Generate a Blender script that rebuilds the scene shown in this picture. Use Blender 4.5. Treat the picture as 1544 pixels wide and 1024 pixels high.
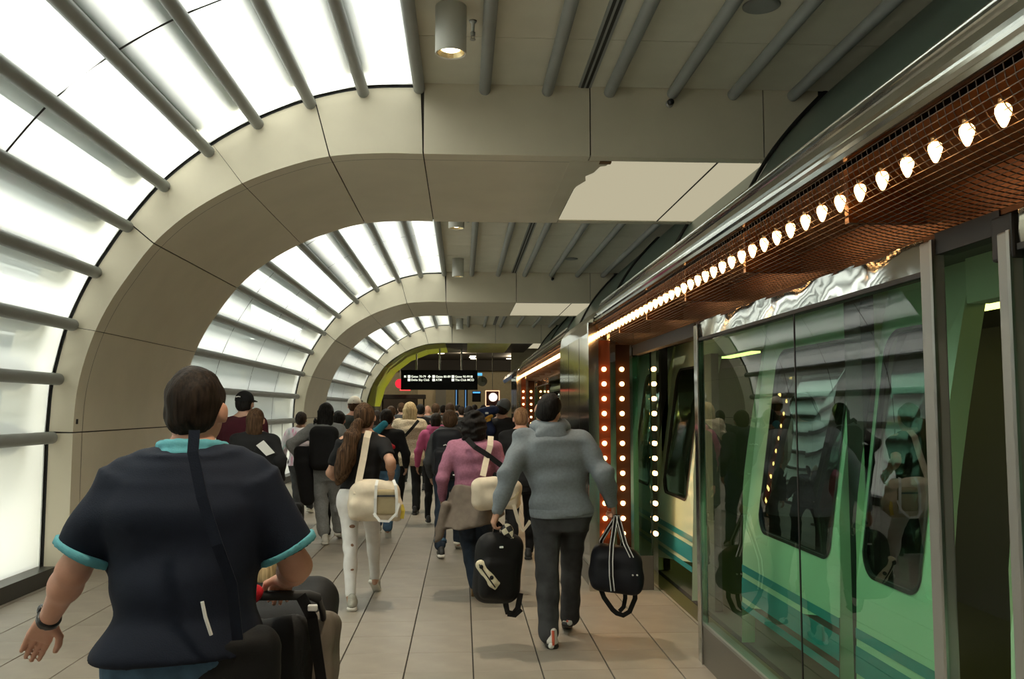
import bpy, bmesh, math, random
import numpy as np
from mathutils import Vector, Matrix

for o in list(bpy.data.objects): bpy.data.objects.remove(o)
SC = bpy.context.scene
COL = SC.collection
PI = math.pi

# ------------------------------------------------------------------ camera, sky, exposure
H = 1.62                      # eye height
FPX = 1340.0                  # focal length in pixels of the 1544 x 1024 frame
PITCH = math.atan(104 / FPX)
YAW = math.atan(75 / FPX * math.cos(PITCH))
cd = bpy.data.cameras.new('camera'); cam = bpy.data.objects.new('camera', cd); COL.objects.link(cam)
cd.sensor_width = 36.0; cd.lens = 36.0 * FPX / 1544.0; cd.clip_start = 0.05; cd.clip_end = 500
cam.location = (0, 0, H); cam.rotation_euler = (PI / 2 + PITCH, 0, -YAW)
SC.camera = cam
w = bpy.data.worlds.new('overcast_sky'); SC.world = w; w.use_nodes = True
bgn = w.node_tree.nodes['Background']
bgn.inputs[0].default_value = (1.0, 0.968, 0.89, 1); bgn.inputs[1].default_value = 6.0
vs = SC.view_settings
vs.view_transform = 'Standard'; vs.look = 'None'; vs.gamma = 1.0; vs.use_curve_mapping = False
vs.exposure = 0.25

# ------------------------------------------------------------------ pixel -> place
_R = np.array([math.cos(YAW), -math.sin(YAW), 0])
_F = np.array([math.sin(YAW) * math.cos(PITCH), math.cos(YAW) * math.cos(PITCH), math.sin(PITCH)])
_U = np.cross(_R, _F); _C = np.array([0, 0, H])
def ray(x, y): return _F + _R * (x - 772) / FPX - _U * (y - 512) / FPX
def onY(x, y, Y): d = ray(x, y); return _C + d * (Y / d[1])
def onZ(x, y, Z=0.0): d = ray(x, y); return _C + d * ((Z - H) / d[2])
def onX(x, y, X): d = ray(x, y); return _C + d * (X / d[0])

# ------------------------------------------------------------------ materials
MATS = {}
def mat(name, col, rough=0.6, metal=0.0, var=0.0, scale=8.0, bump=0.0, bscale=60.0, emit=None, estr=0.0, spec=0.5, sheen=0.0, col2=None, stretch=None):
    if name in MATS: return MATS[name]
    m = bpy.data.materials.new(name); m.use_nodes = True
    nt = m.node_tree; b = nt.nodes['Principled BSDF']
    b.inputs['Base Color'].default_value = (*col, 1); b.inputs['Roughness'].default_value = rough
    b.inputs['Metallic'].default_value = metal; b.inputs['Specular IOR Level'].default_value = spec
    if sheen: b.inputs['Sheen Weight'].default_value = sheen
    if emit: b.inputs['Emission Color'].default_value = (*emit, 1); b.inputs['Emission Strength'].default_value = estr
    if var or bump or col2:
        tc = nt.nodes.new('ShaderNodeTexCoord'); src = tc.outputs['Object']
        if stretch:
            mp = nt.nodes.new('ShaderNodeMapping'); mp.inputs['Scale'].default_value = stretch
            nt.links.new(src, mp.inputs['Vector']); src = mp.outputs['Vector']
    if var or col2:
        n = nt.nodes.new('ShaderNodeTexNoise'); n.inputs['Scale'].default_value = scale; n.inputs['Detail'].default_value = 4
        nt.links.new(src, n.inputs['Vector'])
        r = nt.nodes.new('ShaderNodeValToRGB')
        lo = tuple(max(0, c * (1 - var)) for c in col); hi = col2 if col2 else tuple(min(1, c * (1 + var)) for c in col)
        r.color_ramp.elements[0].position = 0.35; r.color_ramp.elements[1].position = 0.65
        r.color_ramp.elements[0].color = (*lo, 1); r.color_ramp.elements[1].color = (*hi, 1)
        nt.links.new(n.outputs['Fac'], r.inputs['Fac']); nt.links.new(r.outputs['Color'], b.inputs['Base Color'])
    if bump:
        n2 = nt.nodes.new('ShaderNodeTexNoise'); n2.inputs['Scale'].default_value = bscale; n2.inputs['Detail'].default_value = 3
        nt.links.new(src, n2.inputs['Vector'])
        bp = nt.nodes.new('ShaderNodeBump'); bp.inputs['Strength'].default_value = bump; bp.inputs['Distance'].default_value = 0.02
        nt.links.new(n2.outputs['Fac'], bp.inputs['Height']); nt.links.new(bp.outputs['Normal'], b.inputs['Normal'])
    MATS[name] = m; return m
def mat_emit(name, col, s):
    if name in MATS: return MATS[name]
    m = bpy.data.materials.new(name); m.use_nodes = True; nt = m.node_tree; nt.nodes.clear()
    e = nt.nodes.new('ShaderNodeEmission'); e.inputs[0].default_value = (*col, 1); e.inputs[1].default_value = s
    o = nt.nodes.new('ShaderNodeOutputMaterial'); nt.links.new(e.outputs[0], o.inputs[0]); MATS[name] = m; return m
def mat_glass(name, tint, ior=1.5, rough=0.0, trans=None, tmix=0.0):
    """thin pane: tinted see-through + fresnel mirror (+ optional milky share)"""
    m = bpy.data.materials.new(name); m.use_nodes = True; nt = m.node_tree; nt.nodes.clear()
    t = nt.nodes.new('ShaderNodeBsdfTransparent'); t.inputs[0].default_value = (*tint, 1)
    base = t.outputs[0]
    if trans:
        tl = nt.nodes.new('ShaderNodeBsdfTranslucent'); tl.inputs[0].default_value = (*trans, 1)
        mx = nt.nodes.new('ShaderNodeMixShader'); mx.inputs[0].default_value = tmix
        nt.links.new(base, mx.inputs[1]); nt.links.new(tl.outputs[0], mx.inputs[2]); base = mx.outputs[0]
    g = nt.nodes.new('ShaderNodeBsdfGlossy'); g.inputs['Roughness'].default_value = rough
    lw = nt.nodes.new('ShaderNodeLayerWeight'); lw.inputs[0].default_value = 0.5
    pw = nt.nodes.new('ShaderNodeMath'); pw.operation = 'POWER'; pw.inputs[1].default_value = 5.0
    fr = nt.nodes.new('ShaderNodeMapRange'); f0 = ((ior - 1) / (ior + 1)) ** 2 * 2
    fr.inputs['To Min'].default_value = f0; fr.inputs['To Max'].default_value = 0.95
    nt.links.new(lw.outputs['Facing'], pw.inputs[0]); nt.links.new(pw.outputs[0], fr.inputs['Value'])
    mx2 = nt.nodes.new('ShaderNodeMixShader')
    nt.links.new(fr.outputs[0], mx2.inputs[0]); nt.links.new(base, mx2.inputs[1]); nt.links.new(g.outputs[0], mx2.inputs[2])
    o = nt.nodes.new('ShaderNodeOutputMaterial'); nt.links.new(mx2.outputs[0], o.inputs[0]); MATS[name] = m; return m

M_TILE = [mat('floor_tile_%d' % i, c, 0.42, var=0.07, scale=5, bump=0.02, bscale=90) for i, c in enumerate(((0.285, 0.25, 0.205), (0.265, 0.235, 0.19), (0.305, 0.27, 0.22)))]
M_JOINT = mat('dark_joint', (0.035, 0.032, 0.028), 0.8)
M_CREAM = mat('cream_panel', (0.66, 0.60, 0.465), 0.45, var=0.03, scale=2)
M_CEIL = mat('ceiling_panel', (0.60, 0.58, 0.48), 0.7, var=0.03, scale=3)
M_TUBE = mat('grey_tube', (0.26, 0.275, 0.265), 0.45, var=0.04, scale=4)
M_ORAIL = mat('outer_rail_paint', (0.36, 0.40, 0.38), 0.5)
M_BLACK = mat('black_rubber', (0.012, 0.012, 0.012), 0.6)
M_DARK = mat('dark_void', (0.02, 0.02, 0.02), 0.8)
M_SILL = mat('bronze_sill', (0.055, 0.052, 0.046), 0.4, metal=0.3)
M_PANE = mat_glass('milky_glass', (0.84, 0.93, 0.89), 1.45, 0.05, trans=(0.88, 0.93, 0.90), tmix=0.80)
M_CHROME = mat('polished_steel', (0.62, 0.64, 0.62), 0.09, metal=1.0, bump=0.03, bscale=3)
M_STEEL = mat('brushed_steel', (0.42, 0.43, 0.42), 0.28, metal=1.0)
M_WHITEM = mat('white_enamel', (0.62, 0.62, 0.57), 0.4)
M_LAMP = mat_emit('warm_lamp', (1.0, 0.86, 0.62), 5.0)

# ------------------------------------------------------------------ mesh helpers
class MB:
    def __init__(s): s.v = []; s.f = []; s.sm = []
    def add(s, vs, fs, smooth=False):
        o = len(s.v); s.v += [tuple(map(float, p)) for p in vs]; s.f += [tuple(i + o for i in f) for f in fs]; s.sm += [smooth] * len(fs); return s
    def box(s, a, b):
        x0, y0, z0 = a; x1, y1, z1 = b
        return s.add([(x0, y0, z0), (x1, y0, z0), (x1, y1, z0), (x0, y1, z0), (x0, y0, z1), (x1, y0, z1), (x1, y1, z1), (x0, y1, z1)],
                     [(3, 2, 1, 0), (4, 5, 6, 7), (0, 1, 5, 4), (1, 2, 6, 5), (2, 3, 7, 6), (3, 0, 4, 7)])
    def bbox(s, a, b, r=0.004):
        """box with bevelled edges"""
        bm = bmesh.new(); bmesh.ops.create_cube(bm, size=1)
        for v in bm.verts: v.co = Vector([(a[i] + b[i]) / 2 + v.co[i] * (b[i] - a[i]) for i in range(3)])
        bmesh.ops.bevel(bm, geom=bm.edges[:], offset=r, segments=2, affect='EDGES', profile=0.5)
        bm.verts.index_update(); s.add([v.co for v in bm.verts], [[v.index for v in f.verts] for f in bm.faces]); bm.free(); return s
    def tube(s, pts, r, n=10, cap=True):
        pts = [Vector(p) for p in pts]; k = len(pts); rr = r if hasattr(r, '__len__') else [r] * k
        vs = []; up = None
        for i, p in enumerate(pts):
            d = (pts[min(i + 1, k - 1)] - pts[max(i - 1, 0)]).normalized()
            if up is None: up = Vector((0, 0, 1)) if abs(d.z) < 0.9 else Vector((1, 0, 0))
            a = d.cross(up)
            if a.length < 1e-6: a = d.orthogonal()
            a.normalize(); b = a.cross(d).normalized(); up = b
            for j in range(n):
                t = 2 * PI * j / n; vs.append(p + (a * math.cos(t) + b * math.sin(t)) * rr[i])
        fs = [(i * n + j, i * n + (j + 1) % n, (i + 1) * n + (j + 1) % n, (i + 1) * n + j) for i in range(k - 1) for j in range(n)]
        s.add(vs, fs, True)
        if cap: s.add(vs[:n], [tuple(range(n))]); s.add(vs[-n:], [tuple(reversed(range(n)))])
        return s
    def prism(s, poly, a, b, axis=1, smooth=False):
        """poly of 2-D points (the two other axes in order) extruded from a to b along axis"""
        def P(p, t):
            q = [p[0], p[1]]; q.insert(axis, t); return q
        n = len(poly); vs = [P(p, a) for p in poly] + [P(p, b) for p in poly]
        s.add(vs, [(i, (i + 1) % n, n + (i + 1) % n, n + i) for i in range(n)], smooth)
        s.add(vs, [tuple(range(n))[::-1], tuple(range(n, 2 * n))]); return s
    def sheet(s, poly, a, b, axis=1, smooth=True):
        def P(p, t):
            q = [p[0], p[1]]; q.insert(axis, t); return q
        n = len(poly); vs = [P(p, a) for p in poly] + [P(p, b) for p in poly]
        return s.add(vs, [(i, i + 1, n + i + 1, n + i) for i in range(n - 1)], smooth)
    def lathe(s, prof, c, n=16, axis=2):
        vs = []
        for r, h in prof:
            for j in range(n):
                t = 2 * PI * j / n; q = [r * math.cos(t), r * math.sin(t)]; q.insert(axis, h); vs.append([q[i] + c[i] for i in range(3)])
        k = len(prof)
        return s.add(vs, [(i * n + j, i * n + (j + 1) % n, (i + 1) * n + (j + 1) % n, (i + 1) * n + j) for i in range(k - 1) for j in range(n)], True)
    def ribbon(s, pts, wid, thick, side=None):
        """flat strap following pts; wid across, thick deep"""
        pts = [Vector(p) for p in pts]; k = len(pts); vs = []
        for i, p in enumerate(pts):
            d = (pts[min(i + 1, k - 1)] - pts[max(i - 1, 0)]).normalized()
            sd = Vector(side[i] if (side and hasattr(side[0], '__len__')) else (side or (0, 1, 0)))
            a = d.cross(sd)
            if a.length < 1e-5: a = d.orthogonal()
            a.normalize(); b = d.cross(a).normalized()
            for u, t in ((-1, -1), (1, -1), (1, 1), (-1, 1)): vs.append(p + a * u * wid / 2 + b * t * thick / 2)
        fs = [(i * 4 + j, i * 4 + (j + 1) % 4, i * 4 + 4 + (j + 1) % 4, i * 4 + 4 + j) for i in range(k - 1) for j in range(4)]
        s.add(vs, fs, False); s.add(vs[:4], [(3, 2, 1, 0)]); s.add(vs[-4:], [(0, 1, 2, 3)]); return s
    def mesh(s, name):
        me = bpy.data.meshes.new(name); me.from_pydata(s.v, [], s.f)
        me.polygons.foreach_set('use_smooth', s.sm); me.update(); return me
    def build(s, name, m, parent=None, fix=True, **kw):
        me = s.mesh(name)
        if fix:
            bm = bmesh.new(); bm.from_mesh(me); bmesh.ops.recalc_face_normals(bm, faces=bm.faces); bm.to_mesh(me); bm.free()
        me.materials.append(m); o = bpy.data.objects.new(name, me); COL.objects.link(o)
        if parent: o.parent = parent; o.matrix_parent_inverse = parent.matrix_world.inverted() if False else Matrix.Translation(-parent.location)
        tag(o, **kw); return o
def tag(o, label=None, cat=None, group=None, kind=None):
    if label: o['label'] = label
    if cat: o['category'] = cat
    if group: o['group'] = group
    if kind: o['kind'] = kind
    return o
def empty(name, loc=(0, 0, 0), **kw):
    o = bpy.data.objects.new(name, None); COL.objects.link(o); o.location = loc; o.empty_display_size = 0.1; tag(o, **kw); return o
def copy_tree(o, parent=None, off=None):
    c = o.copy(); COL.objects.link(c); c.parent = parent
    if parent: c.matrix_parent_inverse = o.matrix_parent_inverse
    for ch in [x for x in o.children]: copy_tree(ch, c)
    if off: c.location = Vector(o.location) + Vector(off)
    return c
def child(src, loc, parent):
    """a copy of one mesh piece under the same parent"""
    c = src.copy(); COL.objects.link(c); c.parent = parent; c.matrix_parent_inverse = src.matrix_parent_inverse; c.location = loc; return c
def catmull(P, n=6):
    P = np.array(P, float); Q = np.vstack([2 * P[0] - P[1], P, 2 * P[-1] - P[-2]]); out = []
    for i in range(1, len(Q) - 2):
        for t in np.linspace(0, 1, n, endpoint=False):
            a, b, c, d = Q[i - 1], Q[i], Q[i + 1], Q[i + 2]
            out.append(0.5 * ((2 * b) + (-a + c) * t + (2 * a - 5 * b + 4 * c - d) * t * t + (-a + 3 * b - 3 * c + d) * t ** 3))
    out.append(Q[-2]); return np.array(out)
def resample(P, n):
    P = np.array(P, float); s = np.r_[0, np.cumsum(np.linalg.norm(np.diff(P, axis=0), axis=1))]
    t = np.linspace(0, s[-1], n); return np.stack([np.interp(t, s, P[:, i]) for i in range(P.shape[1])], 1)

# ------------------------------------------------------------------ the hall: profile of arch, glass and tubes (x, z)
INNER = [(-3.70, 1.39), (-3.686, 1.69), (-3.656, 1.905), (-3.603, 2.127), (-3.525, 2.364), (-3.430, 2.575), (-3.300, 2.80), (-3.001, 3.220), (-2.642, 3.545), (-2.170, 3.826), (-1.723, 4.005), (-1.323, 4.110), (-0.833, 4.15), (-0.40, 4.15)]
OUTER = [(-3.965, 1.39), (-3.945, 1.80), (-3.905, 2.04), (-3.832, 2.362), (-3.722, 2.665), (-3.606, 2.91), (-3.494, 3.112), (-3.26, 3.470), (-2.925, 3.878), (-2.501, 4.230), (-2.012, 4.520), (-1.476, 4.735), (-0.953, 4.848), (-0.43, 4.87)]
TUBES = [(-3.894, 1.343), (-3.855, 1.898), (-3.738, 2.42), (-3.539, 2.93), (-3.256, 3.381), (-2.916, 3.785), (-2.500, 4.137), (-2.030, 4.425), (-1.520, 4.64), (-0.999, 4.766), (-0.445, 4.815), (0.213, 4.815), (0.846, 4.815), (1.477, 4.815), (2.123, 4.815), (2.748, 4.815), (3.369, 4.815)]
INC = catmull(INNER, 5); OUC = catmull(OUTER, 5)
ZS, ZC = 4.15, 4.87                                   # soffit and ceiling height
BEAMS = [(-3.9, -0.46), (8.72, 11.94), (21.07, 24.3), (34.4, 37.6)]
BAYS = [(-0.46, 8.72), (11.94, 21.07), (24.3, 34.4)]

# floor: each tile in view near the camera is a piece of its own, the far ones are one part
floor = MB().box((-4.3, -12.5, -0.12), (1.95, 62, -0.012)).build('floor', M_JOINT, None, kind='structure', label='warm grey stone tile floor of the station hall')
TW, TL = 0.4245, 0.441; TX0, TY0 = 0.0757, 6.078
rnd = random.Random(4)
tiles = {}
def tile_src(wd, mi):
    k = (round(wd, 3), mi)
    if k not in tiles:
        tiles[k] = MB().bbox((0.0045, 0.0012, -0.012), (wd - 0.0045, TL - 0.0012, 0.0), 0.0015).mesh('floor_tile'); tiles[k].materials.append(M_TILE[mi])
    return tiles[k]
far = [MB(), MB(), MB()]
cols = []
for i in range(-10, 5):
    x0 = TX0 + i * TW; x1 = x0 + TW
    x0 = max(x0, -3.80); x1 = min(x1, 1.93)
    if x1 - x0 > 0.05: cols.append((x0, x1))
for j in range(-41, 124):
    y0 = TY0 + j * TL
    for (x0, x1) in cols:
        mi = rnd.choice((0, 0, 0, 1, 1, 2))
        if 3.2 < y0 < 10.6:
            o = bpy.data.objects.new('floor_tile', tile_src(x1 - x0, mi)); COL.objects.link(o); o.parent = floor; o.location = (x0, y0, rnd.uniform(-0.0012, 0))
        else:
            far[mi].box((x0 + 0.0035, y0 + 0.0012, -0.012), (x1 - 0.0035, y0 + TL - 0.0012, 0))
for k in range(3): far[k].build('floor_tile_field', M_TILE[k], floor, kind='stuff')

# arches: cream clad, each cladding panel a piece
def cut(curve, a, b, n):
    c = np.array(curve); 
    i0 = int(np.argmin(np.linalg.norm(c - np.array(a), axis=1))); i1 = int(np.argmin(np.linalg.norm(c - np.array(b), axis=1)))
    return resample(c[i0:i1 + 1], n)
def offset(P, d):
    P = np.array(P); T = np.gradient(P, axis=0); T /= np.linalg.norm(T, axis=1)[:, None]
    return P + np.stack([-T[:, 1], T[:, 0]], 1) * d
OUT2 = offset(OUC, 0.42)
J = [((-3.70, 1.39), (-3.965, 1.39)), ((-3.603, 2.127), None), ((-3.001, 3.220), (-3.26, 3.470)), ((-2.170, 3.826), None), ((-1.323, 4.110), (-1.476, 4.735)), ((-0.40, 4.15), (-0.43, 4.87))]
def outof(p):     # matching point on the outer curve, further out than the glass
    i = int(np.argmin(np.linalg.norm(OUC - np.array(p), axis=1))); return i
def arch_panel(name, quads_in, quads_out, y0, y1, parent, m=M_CREAM, g=0.006):
    """solid between inner and outer polyline, y0..y1, shrunk by the joint"""
    A = np.array(quads_in); B = np.array(quads_out); n = len(A)
    vs = [(p[0], y0, p[1]) for p in A] + [(p[0], y0, p[1]) for p in B] + [(p[0], y1, p[1]) for p in A] + [(p[0], y1, p[1]) for p in B]
    mb = MB()
    mb.add(vs, [(i, i + 1, n + i + 1, n + i) for i in range(n - 1)])                     # front
    mb.add(vs, [(2 * n + i, 3 * n + i, 3 * n + i + 1, 2 * n + i + 1) for i in range(n - 1)])   # back
    mb.add(vs, [(i, 2 * n + i, 2 * n + i + 1, i + 1) for i in range(n - 1)], True)       # soffit
    mb.add(vs, [(n + i, n + i + 1, 3 * n + i + 1, 3 * n + i) for i in range(n - 1)], True)     # outside
    mb.add(vs, [(0, n, 3 * n, 2 * n), (n - 1, 3 * n - 1, 4 * n - 1, 2 * n - 1)])
    return mb.build(name, m, parent)
ARC_IN = [0, int(np.argmin(np.linalg.norm(INC - np.array((-3.525, 2.364)), axis=1))), int(np.argmin(np.linalg.norm(INC - np.array((-3.001, 3.22)), axis=1))), int(np.argmin(np.linalg.norm(INC - np.array((-2.17, 3.826)), axis=1))), int(np.argmin(np.linalg.norm(INC - np.array((-1.323, 4.11)), axis=1))), len(INC) - 1]
OU_IDX = [0, None, int(np.argmin(np.linalg.norm(OUC - np.array((-3.26, 3.47)), axis=1))), None, int(np.argmin(np.linalg.norm(OUC - np.array((-1.476, 4.735)), axis=1))), len(OUC) - 1]
OU_IDX[1] = int(OU_IDX[2] * 0.45); OU_IDX[3] = (OU_IDX[2] + OU_IDX[4]) // 2
M_SOFL = mat_emit('soffit_added_glow', (1.0, 0.90, 0.62), 0.42)  # brightness of the cream soffit put in as emission
for bi, (y0, y1) in enumerate(BEAMS):
    core = MB()
    tr = empty('trim_%d' % (bi + 1), (0, y0, 0), kind='structure', label='cream clad portal arch and ceiling beam')
    # the dark core that shows in the joints
    ci = INC.copy(); co = OUT2.copy()
    core.prism([(-4.36, 0), (-3.725, 0), (-3.725, 1.39)] + [tuple(p) for p in offset(INC, 0.025)] + [(3.62, ZS + 0.025), (3.62, ZC + 0.3), (-0.43, ZC + 0.38)] + [tuple(p) for p in OUT2[::-1]] + [(-4.36, 1.39)], y0 + 0.02, y1 - 0.02, 1)
    core.build('core', M_JOINT, tr)
    g = 0.006
    # leg
    arch_panel('cladding_panel', [(-3.70, 0.0), (-3.70, 1.39 - g)], [(-4.385, 0.0), (-4.385, 1.39 - g)], y0, y1, tr)
    # curved part: face panels split at the three wide joints, soffit at five
    for a in range(5):
        A = resample(INC[ARC_IN[a]:ARC_IN[a + 1] + 1], 9); B = resample(OUT2[OU_IDX[a]:OU_IDX[a + 1] + 1], 9)
        ga = g if a in (0, 2, 4) else 0.0; gb = g if a in (1, 3, 4) else 0.0
        def shrink(P, e0, e1):
            P = P.copy(); d0 = P[1] - P[0]; d1 = P[-2] - P[-1]
            P[0] = P[0] + d0 / np.linalg.norm(d0) * e0; P[-1] = P[-1] + d1 / np.linalg.norm(d1) * e1; return P
        ga2 = g if a in (0, 2, 4) else 0.003; gb2 = g if a in (1, 3, 4) else 0.003
        arch_panel('cladding_panel', shrink(A, ga2, gb2), shrink(B, ga, gb), y0, y1, tr)
    # straight beam
    xs = [-0.40, 1.278, 3.06, 3.64]
    for a in range(3):
        x0, x1 = xs[a] + g, xs[a + 1] - g
        if a == 0: arch_panel('cladding_panel', [(x0, ZS), (x1, ZS)], [(x0, ZC + 0.3), (x1, ZC + 0.3)], y0, y1, tr)
        else:
            # face and back only: the cream soffit here gets its lit look from added glow
            MB().box((x0, y0, ZS), (x1, y0 + 0.16, ZC + 0.3)).build('cladding_panel', M_CREAM, tr)
            MB().box((x0, y1 - 0.16, ZS), (x1, y1, ZC + 0.3)).build('cladding_panel', M_CREAM, tr)
    rag = [(1.30, y0 + 0.17), (1.42, y0 + 0.17), (1.40, y0 + 0.32), (1.34, y0 + 0.36), (1.31, y0 + 0.60), (1.24, y0 + 0.75), (1.27, y0 + 0.95), (1.20, y0 + 1.2), (1.17, y0 + 1.5), (1.12, y0 + 1.9), (1.16, y0 + 2.2), (1.13, y1 - 0.17), (1.0, y1 - 0.17), (1.0, y0 + 0.17)] if bi == 1 else None
    MB().box((1.29, y0 + 0.17, ZS + 0.010), (3.62, y1 - 0.17, ZS + 0.022)).build('soffit_panel_added_glow', M_SOFL, tr)  # cream panel glows in place of light falling into the recess
    MB().box((2.62, y0 + 0.16, ZS + 0.002), (2.635, y1 - 0.16, ZS + 0.012)).build('joint_bar', M_JOINT, tr)
    if rag:
        MB().prism([(x + 0.09, y) for x, y in rag], ZS - 0.004, ZS + 0.008, 2).build('torn_soffit_skin', M_CREAM, tr)
        MB().box((1.40, y0 + 0.17, ZS - 0.012), (1.52, y0 + 0.24, ZS + 0.01)).build('bracket', mat('rust_bracket', (0.18, 0.09, 0.03), 0.6), tr)
    # fine border line along the soffit edge
    bl = [(-3.697, 0.0), (-3.697, 1.39)] + [tuple(p) for p in offset(INC, -0.003)] + [(1.2, ZS - 0.003)]
    MB().sheet(bl, y0 + 0.20, y0 + 0.207).build('edge_line', M_JOINT, tr)
    if bi == 1:
        MB().box((-3.695, y0 + 0.05, 1.47), (-3.715, y0 + 0.10, 1.62)).build('key_switch', M_DARK, tr)

# glass vault bays: each pane a piece; tubes and gaskets
PR = [tuple(p) for p in OUC]
def glass_at(z=None, i=None): pass
# pane edges sit outside the tubes, on the glass curve
GP = [(-3.965, 0.14), (-3.965, 1.343)]
for tx, tz in TUBES[1:11]:
    i = int(np.argmin(np.linalg.norm(OUC - np.array((tx, tz)), axis=1))); GP.append(tuple(OUC[i]))
for bi, (y0, y1) in enumerate(BAYS):
    wn = empty('window_%d' % (bi + 1), (-3.9, y0, 0), kind='structure', label='curved milky glass vault bay between two arches')
    ns = 4; dy = (y1 - y0) / ns
    for a in range(len(GP) - 1):
        p, q = np.array(GP[a]), np.array(GP[a + 1]); d = (q - p) / np.linalg.norm(q - p); nrm = np.array([-d[1], d[0]])
        for k in range(ns):
            ya, yb = y0 + k * dy + (0.006 if k else 0.0), y0 + (k + 1) * dy - (0.006 if k < ns - 1 else 0.0)
            # single thin sheet with a little sag outward would be invisible; a flat sheet per pane
            A = p + d * 0.004; B = q - d * 0.004
            MB().add([(A[0], ya, A[1]), (B[0], ya, B[1]), (B[0], yb, B[1]), (A[0], yb, A[1])], [(0, 1, 2, 3)]).build('glass_pane', M_PANE, wn, fix=False)
    gk = [(-3.965, 0.14), (-3.965, 1.39)] + [tuple(x) for x in OUC]
    for k in range(1, ns):
        MB().sheet([tuple(x) for x in offset(np.array(gk), -0.008)], y0 + k * dy - 0.014, y0 + k * dy + 0.014).build('gasket', M_BLACK, wn)
    for ye, s in ((y0, 1), (y1, -1)):
        mb = MB(); P = np.array(gk); Q = offset(P, -0.022)
        n = len(P); vs = [(a[0], ye - 0.0 * s + s * 0.004, a[1]) for a in P] + [(a[0], ye + s * 0.004, a[1]) for a in Q] + [(a[0], ye + s * 0.03, a[1]) for a in Q]
        mb.add(vs, [(i, i + 1, n + i + 1, n + i) for i in range(n - 1)]); mb.add(vs, [(n + i, n + i + 1, 2 * n + i + 1, 2 * n + i) for i in range(n - 1)])
        mb.build('edge_frame', M_STEEL, wn)
        P2 = offset(P, -0.028); vs2 = [(a[0], ye + s * 0.002, a[1]) for a in Q] + [(a[0], ye + s * 0.002, a[1]) for a in offset(P, -0.045)]
        MB().add(vs2, [(i, i + 1, n + i + 1, n + i) for i in range(n - 1)]).build('edge_seal', M_BLACK, wn)
    # two mullions of the upright lower glazing
    for k in range(1, ns * 2):
        MB().box((-3.975, y0 + k * dy / 2 - 0.006, 0.14), (-3.955, y0 + k * dy / 2 + 0.006, 1.30)).build('mullion', M_TUBE, wn)
    MB().box((-4.06, y0, 0.0), (-3.80, y1, 0.14)).build('sill', M_SILL, wn)
    for ti, (tx, tz) in enumerate(TUBES[:11]):
        MB().tube([(tx, y0 - 0.1, tz), (tx, y0 - 0.07, tz), (tx, y1 + 0.05, tz)] if False else [(tx, y0 + 0.0, tz), (tx, y1 - 0.03, tz), (tx, y1 - 0.0, tz)], [0.058, 0.058, 0.058], 14).build('purlin_tube', M_TUBE, wn)
        # outside rail of the same tube, beyond the glass
        p = np.array(GP[ti + 1]) if ti < 10 else np.array(GP[-1])
        v = np.array((tx, tz)) - np.array((-0.4, 1.3)); v = v / np.linalg.norm(v); q = p + v * 0.18
        MB().tube([(q[0], y0 + 0.30, q[1]), (q[0], y0 + 0.34, q[1]), (q[0], y1 - 0.34, q[1]), (q[0], y1 - 0.30, q[1])], [0.10, 0.155, 0.155, 0.10], 14).build('outer_rail', M_ORAIL, wn)

# solid tunnel added behind the camera to cut light from the rear
MB().prism([(-4.385, 0.0), (-3.97, 0.0), (-3.97, 1.39)] + [tuple(p) for p in OUC] + [(4.2, ZC), (4.2, ZC + 0.3), (-0.43, ZC + 0.38)] + [tuple(p) for p in OUT2[::-1]], -12.5, -3.92, 1).build('wall_rear_light_block', mat('rear_light_block', (0.20, 0.185, 0.16), 0.7), None, kind='structure', label='added solid wall behind the camera blocking light from the rear')
# ceiling: panels between tubes
ceil_ = MB().box((-0.45, -3.9, ZC + 0.012), (4.2, 38, ZC + 0.34)).build('ceiling', M_JOINT, None, kind='structure', label='flat panelled ceiling with grey tubes')
cx = [-0.43] + [t[0] for t in TUBES[11:]] + [4.1]
for (y0, y1) in BAYS:
    n = 8; dy = (y1 - y0) / n
    for k in range(n):
        for a in range(len(cx) - 1):
            MB().box((cx[a] + 0.003, y0 + k * dy + 0.004, ZC), (cx[a + 1] - 0.003, y0 + (k + 1) * dy - 0.004, ZC + 0.012)).build('ceiling_panel', M_CEIL, ceil_)
    for (tx, tz) in TUBES[11:]:
        MB().tube([(tx, y0, tz), (tx, y1, tz)], 0.058, 14).build('ceiling_tube', M_TUBE, ceil_)
    # slot diffuser
    MB().box((1.16, y0, ZC - 0.012), (1.29, y1, ZC)).build('slot_diffuser', M_TUBE, ceil_)
    for xx in (1.185, 1.235): MB().box((xx, y0, ZC - 0.016), (xx + 0.028, y1, ZC - 0.011)).build('slot', M_BLACK, ceil_)

# shell that keeps daylight to the glass side
M_SHELL = mat('dark_shell', (0.035, 0.04, 0.036), 0.7)
MB().box((6.4, -12.5, -0.5), (6.6, 62, 7.4)).build('wall_right', M_SHELL, None, kind='structure', label='dark wall beyond the train')
MB().box((-0.5, -12.5, 7.2), (6.6, 38, 7.4)).build('trim_5', M_SHELL, None, kind='structure', label='dark roof above the train')
MB().box((-4.4, -12.7, -0.2), (6.6, -12.5, 7.4)).build('wall_back', mat('back_wall', (0.15, 0.14, 0.12), 0.7), None, kind='structure', label='plain wall at the rear end of the hall')
MB().box((1.95, -12.5, -1.2), (6.4, 60, -1.1)).build('trim_6', M_SHELL, None, kind='structure', label='dark guideway floor under the train')
MB().box((1.93, -12.5, -1.2), (1.95, 60, -0.005)).build('trim_7', M_SHELL, None, kind='structure', label='platform edge wall')

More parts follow.
